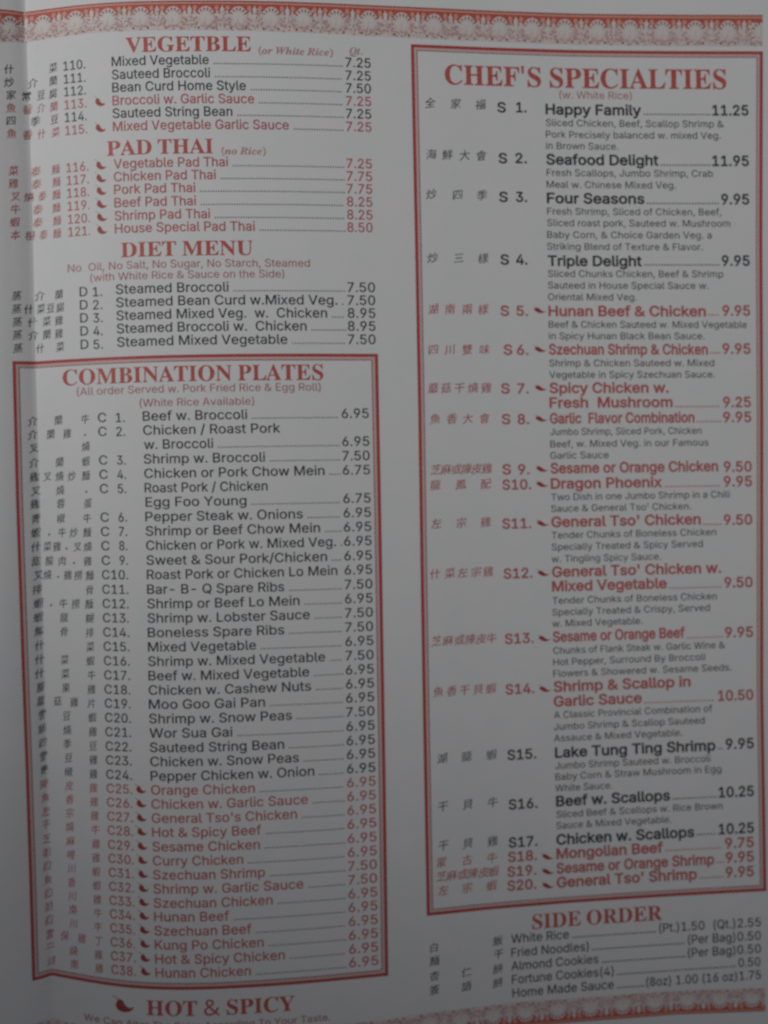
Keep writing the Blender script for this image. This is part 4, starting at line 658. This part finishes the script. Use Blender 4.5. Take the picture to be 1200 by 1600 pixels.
# ------------------------------------------------------------------ ornamental borders
def border(ytop, ybot, x0, x1, first, pitch, flip, label):
    """ytop/ybot: functions of x; b = 0 at the dark edge, 1 at the pale edge"""
    def Q(x, b):
        a, c = (ybot(x), ytop(x)) if flip else (ytop(x), ybot(x))
        return (x, lerp(a, c, b))
    N = int((x1 - x0) / 6)
    X = [x0 + (x1 - x0) * i / N for i in range(N + 1)]
    m = MB()
    H = 47.0
    def band(b0, b1, lift, mi, part=None):
        m.strip([Q(x, b0 / H) for x in X], [Q(x, b1 / H) for x in X], lift, mi)
    band(0, H, 0.00003, 0)              # pale tint
    band(0, 2.4, 0.00006, 1)            # dark edge rule
    band(3.0, 5.0, 0.00006, 2)
    band(5.0, 11.5, 0.00006, 3)         # red band the motifs hang from
    root = m.build('ornamental_border', [M_TINT, M_RULE, M_PEACH, M_RED], menu, label)
    cx = first
    while cx < x1 + pitch * 0.5:
        def pt(a, b): return Q(cx + a, b / H)
        def ok(pts): return all(x0 - 1 <= p[0] <= x1 + 1 for p in pts)
        def add(mm, pts, lift, mi):
            q = [pt(a, b) for a, b in pts]
            if ok(q): mm.poly(q, lift, mi)
        # --- rosette
        r = MB()
        arch = [(-17, 11), (-16, 17), (-13, 22), (-11, 17), (-8, 12), (0, 8.5), (8, 12), (11, 17), (13, 22), (16, 17), (17, 11), (8, 7.0), (0, 6), (-8, 7.0)]
        add(r, arch, 0.00008, 1)
        disc = [(14.0 * math.cos(t), 24 + 15.5 * math.sin(t)) for t in [i * math.pi / 8 for i in range(16)]]
        add(r, disc, 0.00010, 2)
        for k in range(13):
            t = -math.pi / 2 + (k - 6) * 0.43
            L = 13.2 if k % 2 == 0 else 11.2
            c, s = math.cos(t), math.sin(t)
            w = 1.7
            add(r, [(-s * 0.6, 26 + c * 0.6), (c * L * .62 - s * w, 26 + s * L * .62 + c * w), (c * L, 26 + s * L * 1.06),
                    (c * L * .62 + s * w, 26 + s * L * .62 - c * w), (s * 0.6, 26 - c * 0.6)], 0.00013 + 0.000003 * (k % 3), 0)
            if k in (3, 4, 5, 6, 7, 8) :
                t2 = t + 0.215 
                c, s = math.cos(t2), math.sin(t2)
                add(r, [(c * 9.5, 26 + s * 9.5), (c * 13 - s * 1.4, 26 + s * 13.5 + c * 1.4), (c * 15.5, 26 + s * 16), (c * 13 + s * 1.4, 26 + s * 13.5 - c * 1.4)], 0.00014, 3)
        # lower leaves and berries of the rosette
        for sg in (-1, 1):
            add(r, [(sg * 13, 25), (sg * 17, 26.5), (sg * 19, 29), (sg * 14, 28.5)], 0.00012, 4)
            add(r, [(sg * 13, 33), (sg * 16, 32), (sg * 18, 36), (sg * 17, 40), (sg * 14, 39)], 0.00012, 4)
            add(r, [(sg * 9.5, 42), (sg * 12.5, 41), (sg * 13.5, 44), (sg * 10.5, 45)], 0.00012, 3)
            add(r, [(sg * 3, 40), (sg * 8, 38), (sg * 9, 40), (sg * 4, 42.5)], 0.00012, 4)
        add(r, [(-2, 43), (2, 43), (2.5, 45.5), (-2.5, 45.5)], 0.00012, 4)
        r.build('rosette', [M_WHITE, M_RED, M_TINT, M_MAROON, M_MAUVE], root)
        # --- pendant between two rosettes
        g = MB()
        h = pitch / 2
        add(g, [(h - 6.5, 11), (h - 3.8, 11), (h - 3.2, 22), (h - 5.2, 20)], 0.00009, 1)
        add(g, [(h + 6.5, 11), (h + 3.8, 11), (h + 3.2, 22), (h + 5.2, 20)], 0.00009, 1)
        add(g, [(h, 6.5), (h + 2.6, 14), (h + 3.0, 20), (h + 1.6, 29), (h, 34), (h - 1.6, 29), (h - 3.0, 20), (h - 2.6, 14)], 0.00012, 0)
        for sg in (-1, 1):
            add(g, [(h + sg * 8.6 + 3.4 * math.cos(t), 11.5 + 4.2 * math.sin(t)) for t in [i * math.pi / 4 for i in range(8)]], 0.00012, 2)
            add(g, [(h + sg * 4, 30), (h + sg * 8, 28.5), (h + sg * 7, 32), (h + sg * 4.5, 33)], 0.00012, 3)
            add(g, [(h + sg * 1.5, 38), (h + sg * 6, 36), (h + sg * 5, 39.5), (h + sg * 2, 41)], 0.00012, 3)
        g.build('pendant', [M_WHITE, M_RED, M_PEACH, M_MAUVE], root)
        cx += pitch
    # the lace between the motifs: far too fine to tell apart
    rnd = random.Random(int(first * 10) + 5)
    lm = MB()
    for _ in range(int((x1 - x0) * 1.15)):
        x = rnd.uniform(x0 + 1, x1 - 1)
        ph = ((x - first) / pitch) % 1.0
        b = rnd.uniform(13, 46)
        if min(ph, 1 - ph) * pitch < 11 and b < 36: continue
        r = rnd.uniform(0.7, 1.7)
        q = rnd.uniform(0, 3.1)
        pts = []
        for k in range(4):
            fat = 1.3 if k % 2 else 0.7
            pts.append((x + r * 1.5 * math.cos(q + k * 1.57), b + r * fat * math.sin(q + k * 1.57)))
        if min(p[0] for p in pts) < x0 or max(p[0] for p in pts) > x1: continue
        lm.poly([Q(p[0], p[1] / H) for p in pts], 0.00016, 0 if rnd.random() < 0.62 else (1 if rnd.random() < .6 else 2))
    lm.build('lace_fill', [M_MAUVE, M_PEACH, M_WHITE], root, kind='stuff')
    return root

topV = 1
def top_edge(x): return C0(U(x, 10)) - 0.5
def top_low(x):
    return top_edge(x) + interp(x, [(-100, 47), (0, 50.5), (42, 47), (150, 45), (300, 46), (450, 47), (600, 48), (900, 48.5), (1200, 48.5)])
border(top_edge, top_low, -250, 1191.5, -35.5, 51.0, False, 'ornamental border of red rosettes along the top of the menu')
BV = None
def bot_top(x):
    return interp(x, [(-250, 1620), (0, 1613), (30, 1606), (82, 1592.5), (150, 1606), (240, 1616), (320, 1617), (440, 1610), (540, 1600), (610, 1592.5), (681, 1581.5),
                      (799, 1567), (900, 1559.5), (1060, 1548), (1195, 1543.5)])
def bot_low(x): return bot_top(x) + interp(x, [(0, 42), (800, 39), (900, 37.5), (1195, 36.5)])
border(bot_top, bot_low, -250, 1196, -37, 50.5, True, 'mirrored ornamental border along the foot of the menu')

# ------------------------------------------------------------------ ruled frames
def frame(left, right, VT, VB, outer, gap, inner, label, skirt):
    """double ruled frame; left/right: x as functions of y, VT/VB rows"""
    yt0, yb0 = VT[1], VB[1]
    Vt, Vb = rowV(*VT), rowV(*VB)
    def loop(d, e):
        """corner-to-corner sides at inset d..e"""
        def top(x, k): return rowY(x, Vt, yt0) + k
        def bot(x, k): return rowY(x, Vb, yb0) - k
        quads = []
        def hx(k, n=90):
            ya, yb = yt0, yb0
            return k
        n = 110
        out = []
        # top
        A = []; B = []
        for i in range(n + 1):
            f = i / n
            xa = lerp(left(yt0) + d, right(yt0) - d, f); xb = lerp(left(yt0) + e, right(yt0) - e, f)
            A.append((xa, top(xa, d))); B.append((xb, top(xb, e)))
        out.append((A, B))
        A = []; B = []
        for i in range(n + 1):
            f = i / n
            xa = lerp(left(yb0) + d, right(yb0) - d, f); xb = lerp(left(yb0) + e, right(yb0) - e, f)
            A.append((xa, bot(xa, d))); B.append((xb, bot(xb, e)))
        out.append((A, B))
        for side in (left, right):
            s = 1 if side is left else -1
            A = []; B = []
            ya0, ya1 = top(side(yt0) + s * d, d), bot(side(yb0) + s * d, d)
            yb0_, yb1_ = top(side(yt0) + s * e, e), bot(side(yb0) + s * e, e)
            for i in range(n + 1):
                f = i / n
                y = lerp(ya0, ya1, f); A.append((side(y) + s * d, y))
                y = lerp(yb0_, yb1_, f); B.append((side(y) + s * e, y))
            out.append((A, B))
        return out
    m = MB()
    for A, B in loop(0, outer): m.strip(A, B, 0.00007)
    root = m.build('panel_frame', M_RULE, menu, label)
    m = MB()
    for A, B in loop(outer, outer + gap): m.strip(A, B, 0.00003)
    m.build('pale_band', M_BAND, root)
    m = MB()
    for A, B in loop(outer + gap, outer + gap + inner): m.strip(A, B, 0.00007)
    m.build('inner_rule', M_RULE2, root)
M_BAND = ink('frame_band_tint', (0.66, 0.44, 0.42), 0.3)
M_RULE2 = ink('inner_rule_ink', (0.36, 0.15, 0.14), 0.2)

LBL = lambda y: interp(y, [(564, 19.5), (780, 25), (1040, 34), (1200, 40), (1380, 46), (1532, 50.5)])
LBR = lambda y: interp(y, [(553, 590.3), (800, 595.3), (1200, 602), (1524, 606.5)])
frame(LBL, LBR, (300, 554), (300, 1546.5), 4.6, 4.2, 1.5, 'red double frame round the combination plates', 0)
RBL = lambda y: interp(y, [(70, 642), (380, 648.5), (640, 653.5), (880, 657), (1120, 661), (1431, 667)])
RBR = lambda y: interp(y, [(80, 1192), (380, 1191), (640, 1192.5), (1080, 1192.5), (1392, 1197.5)])
frame(RBL, RBR, (668, 70), (668, 1431), 4.6, 4.0, 1.3, 'red double frame round the specialties', 0)

# ------------------------------------------------------------------ headings and notes
def heading(s, x0, x1, y, cap, w=0.0):
    return text('section_heading', s, x0, x1, y, cap, M_RED, style='b', weight=w)
def note(s, x0, x1, y, cap, style='s', w=0.0, mat=None):
    return text('section_note', s, x0, x1, y, cap, M_FAINT if style == 'i' else M_NOTE, style=style, weight=w)
M_NOTE = ink('note_red_ink', (0.50, 0.17, 0.155), 0.15)
M_FAINT = ink('faint_red_ink', (0.56, 0.27, 0.25), 0.2)
heading('VEGETBLE', 196, 392, 82, 23)
note('(or White Rice)', 404, 520, 84, 11, 'i')
note('Qt.', 546, 566, 84.5, 11, 'i')
heading('PAD THAI', 167, 333, 243.5, 22.5)
note('(no Rice)', 346, 415, 241, 11, 'i')
heading('DIET MENU', 189, 395, 402, 22.5)
note('No  Oil, No Salt, No Sugar, No Starch, Steamed', 106, 484, 425.5, 12)
note('(with White Rice & Sauce on the Side)', 141, 444, 440, 12)
heading('COMBINATION PLATES', 98, 505, 602.5, 24)
note('(All order Served w. Pork Fried Rice & Egg Roll)', 120, 501, 618, 12)
note('(White Rice Available)', 218, 397, 635.5, 12)
heading("CHEF'S SPECIALTIES", 695, 1135, 131, 30, 0.002)
note('(w. White Rice)', 874, 987, 153.5, 11.5)
heading('SIDE ORDER', 832, 1035, 1452, 22.5)
heading('HOT & SPICY', 229, 461, 1586, 23)
note('We Can Alter The Spice According To Your Taste.', 131, 516, 1593.5, 10.5, w=0.004)
chili(180, 1582, 29, 21, menu, name='chili_icon')

# ------------------------------------------------------------------ left page: numbered dishes
def entry(names, y, price, py, number, nums, cjk, cap, red, hot, x0p, dstep=4.0, bold=0.0, descr=(), ycj=None, cjsize=16, fine=8):
    """names: [(text, x0, x1, baseline)], number: [(text, x0, x1)] on baseline nums=(x, y)"""
    ink_ = M_THINRED if red else M_BLACK
    s, a, b, yy = names[0]
    root = text('menu_entry', s, a, b, yy, cap, ink_, weight=bold)
    for s2, a2, b2, y2 in names[1:]:
        text('second_line', s2, a2, b2, y2, cap, ink_, root, weight=bold)
        a, b, yy = a2, b2, y2
    if price:
        px0, px1 = x0p
        text('price', price, px0, px1, py, cap, ink_, root, weight=bold * .9)
        if px0 - b > 9:
            dots(b + (8.5 if bold < .02 else 5), px0 - 4, px0, py, dstep, 0.95 if bold < .02 else 1.05, M_DOT if bold < .02 else ink_, root)
    for s2, a2, b2 in number:
        text('item_number', s2, a2, b2, nums, cap * 0.97, ink_, root, weight=bold * .8)
    if cjk:
        characters(cjk, ycj, number[0][1] if number else a, cjsize, ink_ , root)
    if hot:
        chili(*hot, root)
    for s2, a2, b2, y2 in descr:
        text('description', s2, a2, b2, y2, 10.6, M_GREY, root, weight=0.002)
    return root

def C(s):
    """'什14 菜83' -> [('什',14), ...]"""
    return [(w[0], float(w[1:])) for w in s.split()]

LW = 0.0055
left = [
 # name, x1, y(175), num, xnum, hot, price, chars
 ('Mixed Vegetable', 326, 103.5, '110.', 0, '7.25', '什14 菜83'),
 ('Sauteed Broccoli', 328, 124.0, '111.', 0, '7.25', '炒14 介51 蘭83'),
 ('Bean Curd Home Style', 384, 144.0, '112.', 0, '7.50', '家17 常41 豆64 腐83'),
 ('Broccoli w. Garlic Sauce', 397, 164.5, '113.', 1, '7.25', '魚17 香43 介64 蘭84'),
 ('Sauteed String Bean', 363, 184.5, '114.', 0, '7.25', '四17 季55 豆85'),
 ('Mixed Vegetable Garlic Sauce', 451, 205.0, '115.', 1, '7.25', '魚18 香43 什65 菜87'),
 ('Vegetable Pad Thai', 356, 263.5, '116.', 1, '7.25', '菜21 泰56 麵87'),
 ('Chicken Pad Thai', 337, 283.5, '117.', 1, '7.75', '雞21 泰57 麵88'),
 ('Pork Pad Thai', 305, 303.5, '118.', 1, '7.75', '叉24 燒45 泰66 麵88'),
 ('Beef Pad Thai', 306, 324.0, '119.', 1, '8.25', '牛24 泰59 麵88'),
 ('Shrimp Pad Thai', 328, 344.5, '120.', 1, '8.25', '蝦23 泰59 麵89'),
 ('House Special Pad Thai', 398, 364.5, '121.', 1, '8.50', '本24 樓47 泰68 麵89'),
]
for i, (nm, x1, y, num, hot, pr, ch) in enumerate(left):
    x0 = 174.5 + (y - 103) * 0.019
    nx = 99 + (y - 103) * 0.03
    yp = rowY(540, rowV(x0, y), y)
    yn = rowY(nx, rowV(x0, y), y) + 0.3
    red = bool(hot)
    entry([(nm, x0, x1, y)], y, pr, yp, [(num, nx, nx + 34)], yn, C(ch), 14.6, red,
          (148.5 + (y - 164) * 0.015, rowY(150, rowV(x0, y), y) - 0.5, 15.5, 12.5) if hot else None,
          (540 + (y - 103) * 0.01, 579 + (y - 103) * 0.012), bold=LW, ycj=yn - 6.5)

diet = [
 ('Steamed Broccoli', 357, 459.5, 'D 1.', '7.50', '蒸26 介62 蘭92'),
 ('Steamed Bean Curd w.Mixed Veg.', 527, 480.0, 'D 2.', '7.50', '蒸26 什45 菜64 豆79 腐94'),
 ('Steamed Mixed Veg.  w.  Chicken', 511, 500.5, 'D 3.', '8.95', '蒸27 什51 菜73 雞92'),
 ('Steamed Broccoli w.  Chicken', 479, 521.0, 'D 4.', '8.95', '蒸27 介52 蘭73 雞92'),
 ('Steamed Mixed Vegetable', 449, 542.0, 'D 5.', '7.50', '蒸28 什63 菜94'),
]
for i, (nm, x1, y, num, pr, ch) in enumerate(diet):
    x0 = 181 + i * 0.5
    V = rowV(x0, y)
    yn = rowY(125, V, y) + 0.5
    entry([(nm, x0, x1, y)], y, pr, rowY(543, V, y), [('D', 124.5 + i * .4, 136.5 + i * .4), (num[2:], 145 + i * .3, 159.5 + i * .3)], yn, C(ch), 14.8, False, None,
          (543 + i * .2, 586 + i * .2), bold=LW, ycj=yn - 5.5)

combo = [
 (657.5, [('Beef w. Broccoli', 386)], '6.95', 1, '介51 蘭91 牛133', ''),
 (679.5, [('Chicken / Roast Pork', 438), ('w. Broccoli', 333)], '6.95', 2, '介51 蘭79 雞105 .133', '叉53 燒134'),
 (724.5, [('Shrimp w. Broccoli', 414)], '7.50', 3, '介53 蘭93 蝦134', ''),
 (747.0, [('Chicken or Pork Chow Mein', 507)], '6.75', 4, '雞54 叉74 燒93 炒112 麵134', ''),
 (769.5, [('Roast Pork / Chicken', 418), ('Egg Foo Young', 385)], '6.75', 5, '叉56 燒94 .135', '雞55 蓉95 蛋137'),
 (814.5, [('Pepper Steak w. Onions', 473)], '6.95', 6, '青56 椒95 牛136', ''),
 (837.0, [('Shrimp or Beef Chow Mein', 500)], '6.95', 7, '蝦56 .77 牛97 炒115 麵136', ''),
 (859.5, [('Chicken or Pork w. Mixed Veg.', 525)], '6.95', 8, '什56 菜74 雞89 .104 叉121 燒137', ''),
 (882.5, [('Sweet & Sour Pork/Chicken', 511)], '6.95', 9, '甜57 酸77 肉97 .116 雞137', ''),
 (905.0, [('Roast Pork or Chicken Lo Mein', 527)], '6.95', 10, '叉60 燒74 .91 雞106 撈122 麵140', ''),
 (928.0, [('Bar- B- Q Spare Ribs', 444)], '7.50', 11, '排58 骨140', ''),
 (950.5, [('Shrimp or Beef Lo Mein', 468)], '6.95', 12, '蝦60 .80 牛99 撈118 麵139', ''),
 (973.0, [('Shrimp w. Lobster Sauce', 484)], '7.50', 13, '蝦60 龍100 糊140', ''),
 (995.5, [('Boneless Spare Ribs', 444)], '7.50', 14, '無61 骨100 排140', ''),
 (1018.0, [('Mixed Vegetable', 400)], '6.95', 15, '什62 菜141', ''),
 (1040.5, [('Shrimp w. Mixed Vegetable', 508)], '7.50', 16, '什62 菜101 蝦141', ''),
 (1063.0, [('Beef w. Mixed Vegetable', 483)], '6.95', 17, '什62 菜102 牛143', ''),
 (1085.5, [('Chicken w. Cashew Nuts', 486)], '6.95', 18, '腰64 果103 雞143', ''),
 (1107.5, [('Moo Goo Gai Pan', 414)], '6.95', 19, '蘑64 菇90 雞116 片143', ''),
 (1130.0, [('Shrimp w. Snow Peas', 456)], '7.50', 20, '雪66 豆104 蝦144', ''),
 (1152.5, [('Wor Sua Gai', 363)], '6.95', 21, '鍋66 燒105 雞145', ''),
 (1175.0, [('Sauteed String Bean', 444)], '6.95', 22, '四67 季105 豆145', ''),
 (1197.0, [('Chicken w. Snow Peas', 467)], '6.95', 23, '雪68 豆107 雞146', ''),
 (1219.5, [('Pepper Chicken w. Onion', 491)], '6.95', 24, '青69 椒107 雞146', ''),
 (1241.5, [('Orange Chicken', 398)], '6.95', 25, '陳69 皮108 雞146', ''),
 (1263.5, [('Chicken w. Garlic Sauce', 481)], '6.95', 26, '魚71 香109 雞147', ''),
 (1285.5, [("General Tso's Chicken", 464)], '6.95', 27, '左72 宗109 雞148', ''),
 (1307.5, [('Hot & Spicy Beef', 408)], '6.95', 28, '干72 燒109 牛149', ''),
 (1330.0, [('Sesame Chicken', 406)], '6.95', 29, '芝73 麻110 雞150', ''),
 (1352.0, [('Curry Chicken', 380)], '6.95', 30, '咖73 哩111 雞150', ''),
 (1374.0, [('Szechuan Shrimp', 414)], '7.50', 31, '四74 川112 蝦150', ''),
 (1396.0, [('Shrimp w. Garlic Sauce', 474)], '7.50', 32, '魚75 香112 蝦151', ''),
 (1418.0, [('Szechuan Chicken', 426)], '6.95', 33, '四76 川113 雞152', ''),
 (1439.5, [('Hunan Beef', 358)], '6.95', 34, '湖76 南114 牛153', ''),
 (1461.5, [('Szechuan Beef', 393)], '6.95', 35, '四77 川115 牛153', ''),
 (1483.5, [('Kung Po Chicken', 412)], '6.95', 36, '宮78 保101 雞128 丁154', ''),
 (1505.5, [('Hot & Spicy Chicken', 445)], '6.95', 37, '干79 燒115 雞154', ''),
 (1527.0, [('Hunan Chicken', 392)], '6.95', 38, '湖80 南116 雞155', ''),
]
for y, nms, pr, k, ch, ch2 in combo:
    t = (y - 657) / 870
    x0 = interp(y, [(657, 223), (905, 229.5), (1130, 233), (1241, 236), (1527, 243)])
    names = [(nms[0][0], x0, nms[0][1], y)]
    if len(nms) > 1: names.append((nms[1][0], x0 + 1.5, nms[1][1], y + 22.3))
    yl = names[-1][3]
    V = rowV(x0, y)
    xn = interp(y, [(657, 153), (905, 159.5), (1241, 166.5), (1527, 174)])
    xe = interp(y, [(657, 195), (905, 200), (1241, 206.5), (1527, 212)])
    yn = rowY(xn, V, y)
    num = [('C', xn, xn + 13), (str(k) + '.', xn + 28, xe)] if k < 10 else [('C%d.' % k, xn, xe)]
    px0 = interp(yl, [(657, 534), (905, 538.5), (1510, 545.5)])
    pw = interp(yl, [(657, 42), (1510, 45.5)])
    hot = (interp(y, [(1241, 212.5), (1527, 220)]), rowY(214, V, y) - 1, 15.5, 12) if k >= 25 else None
    yp = rowY(px0, rowV(x0, yl), yl)
    root = entry(names, y, pr, yp, num, yn, C(ch), 14.6, k >= 25, hot, (px0, px0 + pw), bold=LW, ycj=yn - 5.5)
    if ch2:
        Vl = rowV(x0, yl)
        characters(C(ch2), rowY(xn, Vl, yl) - 6.5, xn, 16, M_BLACK, root)

# ------------------------------------------------------------------ right page: the specialties
spec = [
 # num, xS, ynum, [(name,x1,y)], price, xprice0, yprice, red, descr, chars, ychar
 ('1', 777, 175, [('Happy Family', 1002, 178)], '11.25', 1113, 180, 0,
  [('Sliced Chicken, Beef, Scallop Shrimp &', 1131, 196.5), ('Pork Precisely balanced w. mixed Veg.', 1126, 214.7), ('in Brown Sauce.', 966, 232.5)], '全672 家712 福751', 162),
 ('2', 779, 254.5, [('Seafood Delight', 1029, 256.5)], '11.95', 1113, 259, 0,
  [('Fresh Scallops, Jumbo Shrimp, Crab', 1114, 274.5), ('Meal w. Chinese Mixed Veg.', 1056, 293)], '海674 鮮699 大726 會752', 242),
 ('3', 780, 315, [('Four Seasons', 1007, 317)], '9.95', 1127, 319, 0,
  [('Fresh Shrimp, Sliced of Chicken, Beef,', 1127, 335), ('Sliced roast pork, Sauteed w. Mushroom', 1141, 353), ('Baby Corn, & Choice Garden Veg. a', 1112, 371.5), ('Striking Blend of Texture & Flavor.', 1098, 390)], '炒674 四715 季753', 304),
 ('4', 782, 413, [('Triple Delight', 1003, 415)], '9.95', 1128, 415, 0,
  [('Sliced Chunks Chicken, Beef & Shrimp', 1130, 432.5), ('Sauteed in House Special Sauce w.', 1107, 450.8), ('Oriental Mixed Veg.', 995, 469)], '炒676 三717 樣755', 403),
 ('5', 782, 493, [('Hunan Beef & Chicken', 1103, 493.5)], '9.95', 1129, 493, 1,
  [('Beef & Chicken Sauteed w. Mixed Vegetable', 1167, 512), ('in Spicy Hunan Black Bean Sauce.', 1101, 530)], '湖677 南703 兩730 樣755', 483),
 ('6', 787, 554, [('Szechuan Shrimp & Chicken', 1106, 553.5)], '9.95', 1129, 552.5, 1,
  [('Shrimp & Chicken Sauteed w. Mixed', 1116, 572.5), ('Vegetable in Spicy Szechuan Sauce.', 1117, 590.7)], '四677 川703 雙730 味757', 546),
 ('7', 783, 614.5, [('Spicy Chicken w.', 1045, 614), ('Fresh  Mushroom', 1051, 637)], '9.25', 1130, 636, 1, [], '蘑677 菇697 干718 燒739 雞760', 606),
 ('8', 784, 662.5, [('Garlic  Flavor Combination', 1085, 661.5)], '9.95', 1130, 659.5, 1,
  [('Jumbo Shrimp, Sliced Pork, Chicken', 1096, 680), ('Beef, w. Mixed Veg. in our Famous', 1107, 699), ('Garlic Sauce', 951, 717)], '魚680 香706 大731 會757', 654),
 ('9', 785, 741, [('Sesame or Orange Chicken', 1122, 739.5)], '9.50', 1131, 737, 1, [], '芝681 麻697 或713 陳729 皮745 雞761', 733),
 ('10', 785, 765, [('Dragon Phoenix', 1035, 763.5)], '9.95', 1131, 760, 1,
  [('Two Dish in one Jumbo Shrimp in a Chili', 1140, 782), ('Sauce & General Tso\' Chicken.', 1080, 800)], '龍680 鳳720 配759', 757),
 ('11', 785, 826, [("General Tso' Chicken", 1095, 823.5)], '9.50', 1131, 820, 1,
  [('Tender Chunks of Boneless Chicken', 1119, 841.7), ('Specially Treated & Spicy Served', 1098, 860), ('w. Tingling Spicy Sauce.', 1033, 878.7)], '左682 宗721 雞759', 817),
 ('12', 787, 904, [("General Tso' Chicken w.", 1127, 901.5), ('Mixed Vegetable', 1042, 924)], '9.50', 1132, 918, 1,
  [('Tender Chunks of Boneless Chicken', 1120, 944), ('Specially Treated & Crispy, Served', 1109, 962), ('w. Mixed Vegetable.', 1004, 979.7)], '什680 菜703 左723 宗744 雞763', 895),
 ('13', 789, 1006, [('Sesame or Orange Beef', 1070, 1003)], '9.95', 1133, 996, 1,
  [('Chunks of Flank Steak w. Garlic Wine &', 1133, 1022), ('Hot Pepper, Surround By Broccoli', 1102, 1040), ('Flowers & Showered w. Sesame Seeds.', 1143, 1058)], '芝682 麻700 或718 陳735 皮752 牛768', 1000),
 ('14', 790, 1085, [('Shrimp & Scallop in', 1079, 1081), ('Garlic Sauce', 1003, 1104)], '10.50', 1122, 1095, 1,
  [('A Classic Provincial Combination of', 1113, 1122.6), ('Jumbo Shrimp & Scallop Sauteed', 1101, 1141), ('Assauce & Mixed Vegetable.', 1066, 1159)], '魚685 香706 干726 貝747 蝦767', 1079),
 ('15', 793, 1187.5, [('Lake Tung Ting Shrimp', 1118, 1184)], '9.95', 1134, 1170.5, 0,
  [('Jumbo Shrimp Sauteed w. Broccoli', 1110, 1202), ('Baby Corn & Straw Mushroom in Egg', 1127, 1219.3), ('White Sauce.', 957, 1237)], '湖691 龍729 蝦768', 1183),
 ('16', 795, 1265, [('Beef w. Scallops', 1047, 1260)], '10.25', 1123, 1246, 0,
  [('Sliced Beef & Scallops w. Rice Brown', 1129, 1278), ('Sauce & Mixed Vegetable.', 1049, 1295.5)], '干692 貝731 牛770', 1258),
 ('17', 795, 1324.5, [('Chicken w. Scallops', 1085, 1320)], '10.25', 1123, 1303.5, 0, [], '干693 貝731 雞770', 1319),
 ('18', 794, 1347, [('Mongolian Beef', 1036, 1342)], '9.75', 1133, 1325.5, 1, [], '蒙690 古730 牛769', 1345),
 ('19', 793, 1370, [('Sesame or Orange Shrimp', 1116, 1365)], '9.95', 1134, 1348, 1, [], '芝690 麻706 或723 陳739 皮756 蝦771', 1367),
 ('20', 793, 1392, [("General Tso' Shrimp", 1089, 1387)], '9.95', 1134, 1371, 1, [], '左693 宗730 蝦768', 1389),
]
for num, xs, yn, nms, pr, px, py, red, desc, ch, yc in spec:
    y0 = nms[0][2]
    x0 = interp(y0, [(178, 852.5), (493, 857), (823, 861.5), (1104, 865.5), (1260, 869), (1387, 870)])
    names = [(s, x0, x1, y) for s, x1, y in nms]
    D_ = [(s, x0 + 0.5, x1, y) for s, x1, y in desc]
    pe = interp(y0, [(178, 1169.5), (493, 1172), (760, 1175), (1184, 1178), (1387, 1178)])
    k = int(num)
    if k < 10:
        nn = [('S', xs, xs + 13.5), (num + '.', (804 if k > 1 else 806) + k * 0.6, 822 + k * .6)]
    else:
        nn = [('S%s.' % num, xs, xs + 45)]
    hot = (x0 - 22.5, yn - 3.0, 19, 11.5) if red else None
    root = entry(names, y0, pr, py, nn, yn, None, 15.6, bool(red), None, (px, pe), dstep=4.4, bold=0.020, descr=D_)
    if hot: chili(*hot, root, flat=True)
    xr = 760
    characters(C(ch), yc, xr, 17, M_CJR if red else M_GREY, root) if False else characters(C(ch), yc, 715, 17, M_THINRED if red else M_GREY, root)

# ------------------------------------------------------------------ side orders
side = [
 ('White Rice', 799, 889, 1474.0, [('(Pt.)1.50', 1030, 1101), ('(Qt.)2.55', 1115, 1189)], 1453, '白678 飯778'),
 ('Fried Noodles)', 799, 920, 1495.5, [('(Per Bag)0.50', 1075, 1189)], 1475, '麵679 干779'),
 ('Almond Cookies', 799, 935, 1516.5, [('(Per Bag)0.50', 1075, 1189)], 1495, '杏679 仁729 餅778'),
 ('Fortune Cookies(4)', 800, 959, 1537.5, [('0.50', 1154, 1188)], 1514.5, '簽679 語729 餅778'),
 ('Home Made Sauce', 801, 959, 1558.5, [('(8oz) 1.00 (16 oz)1.75', 1010, 1189)], 1536, ''),
]
SY = [1475, 1496, 1519, 1541]
for i, (s, a, b, y, prs, py, ch) in enumerate(side):
    root = text('menu_entry', s, a, b, y, 13.6, M_BLACK, weight=0.004)
    V = rowV(a, y)
    for s2, a2, b2 in prs:
        text('price', s2, a2, b2, rowY(a2, V, y) + 0.5, 13.6, M_BLACK, root, weight=0.004)
    xe = prs[0][1]
    dots(b + 6, xe - 3, a, y, 3.4, 0.95, M_BLACK, root)
    if ch:
        characters(C(ch), SY[i], 729, 16, M_BLACK, root)
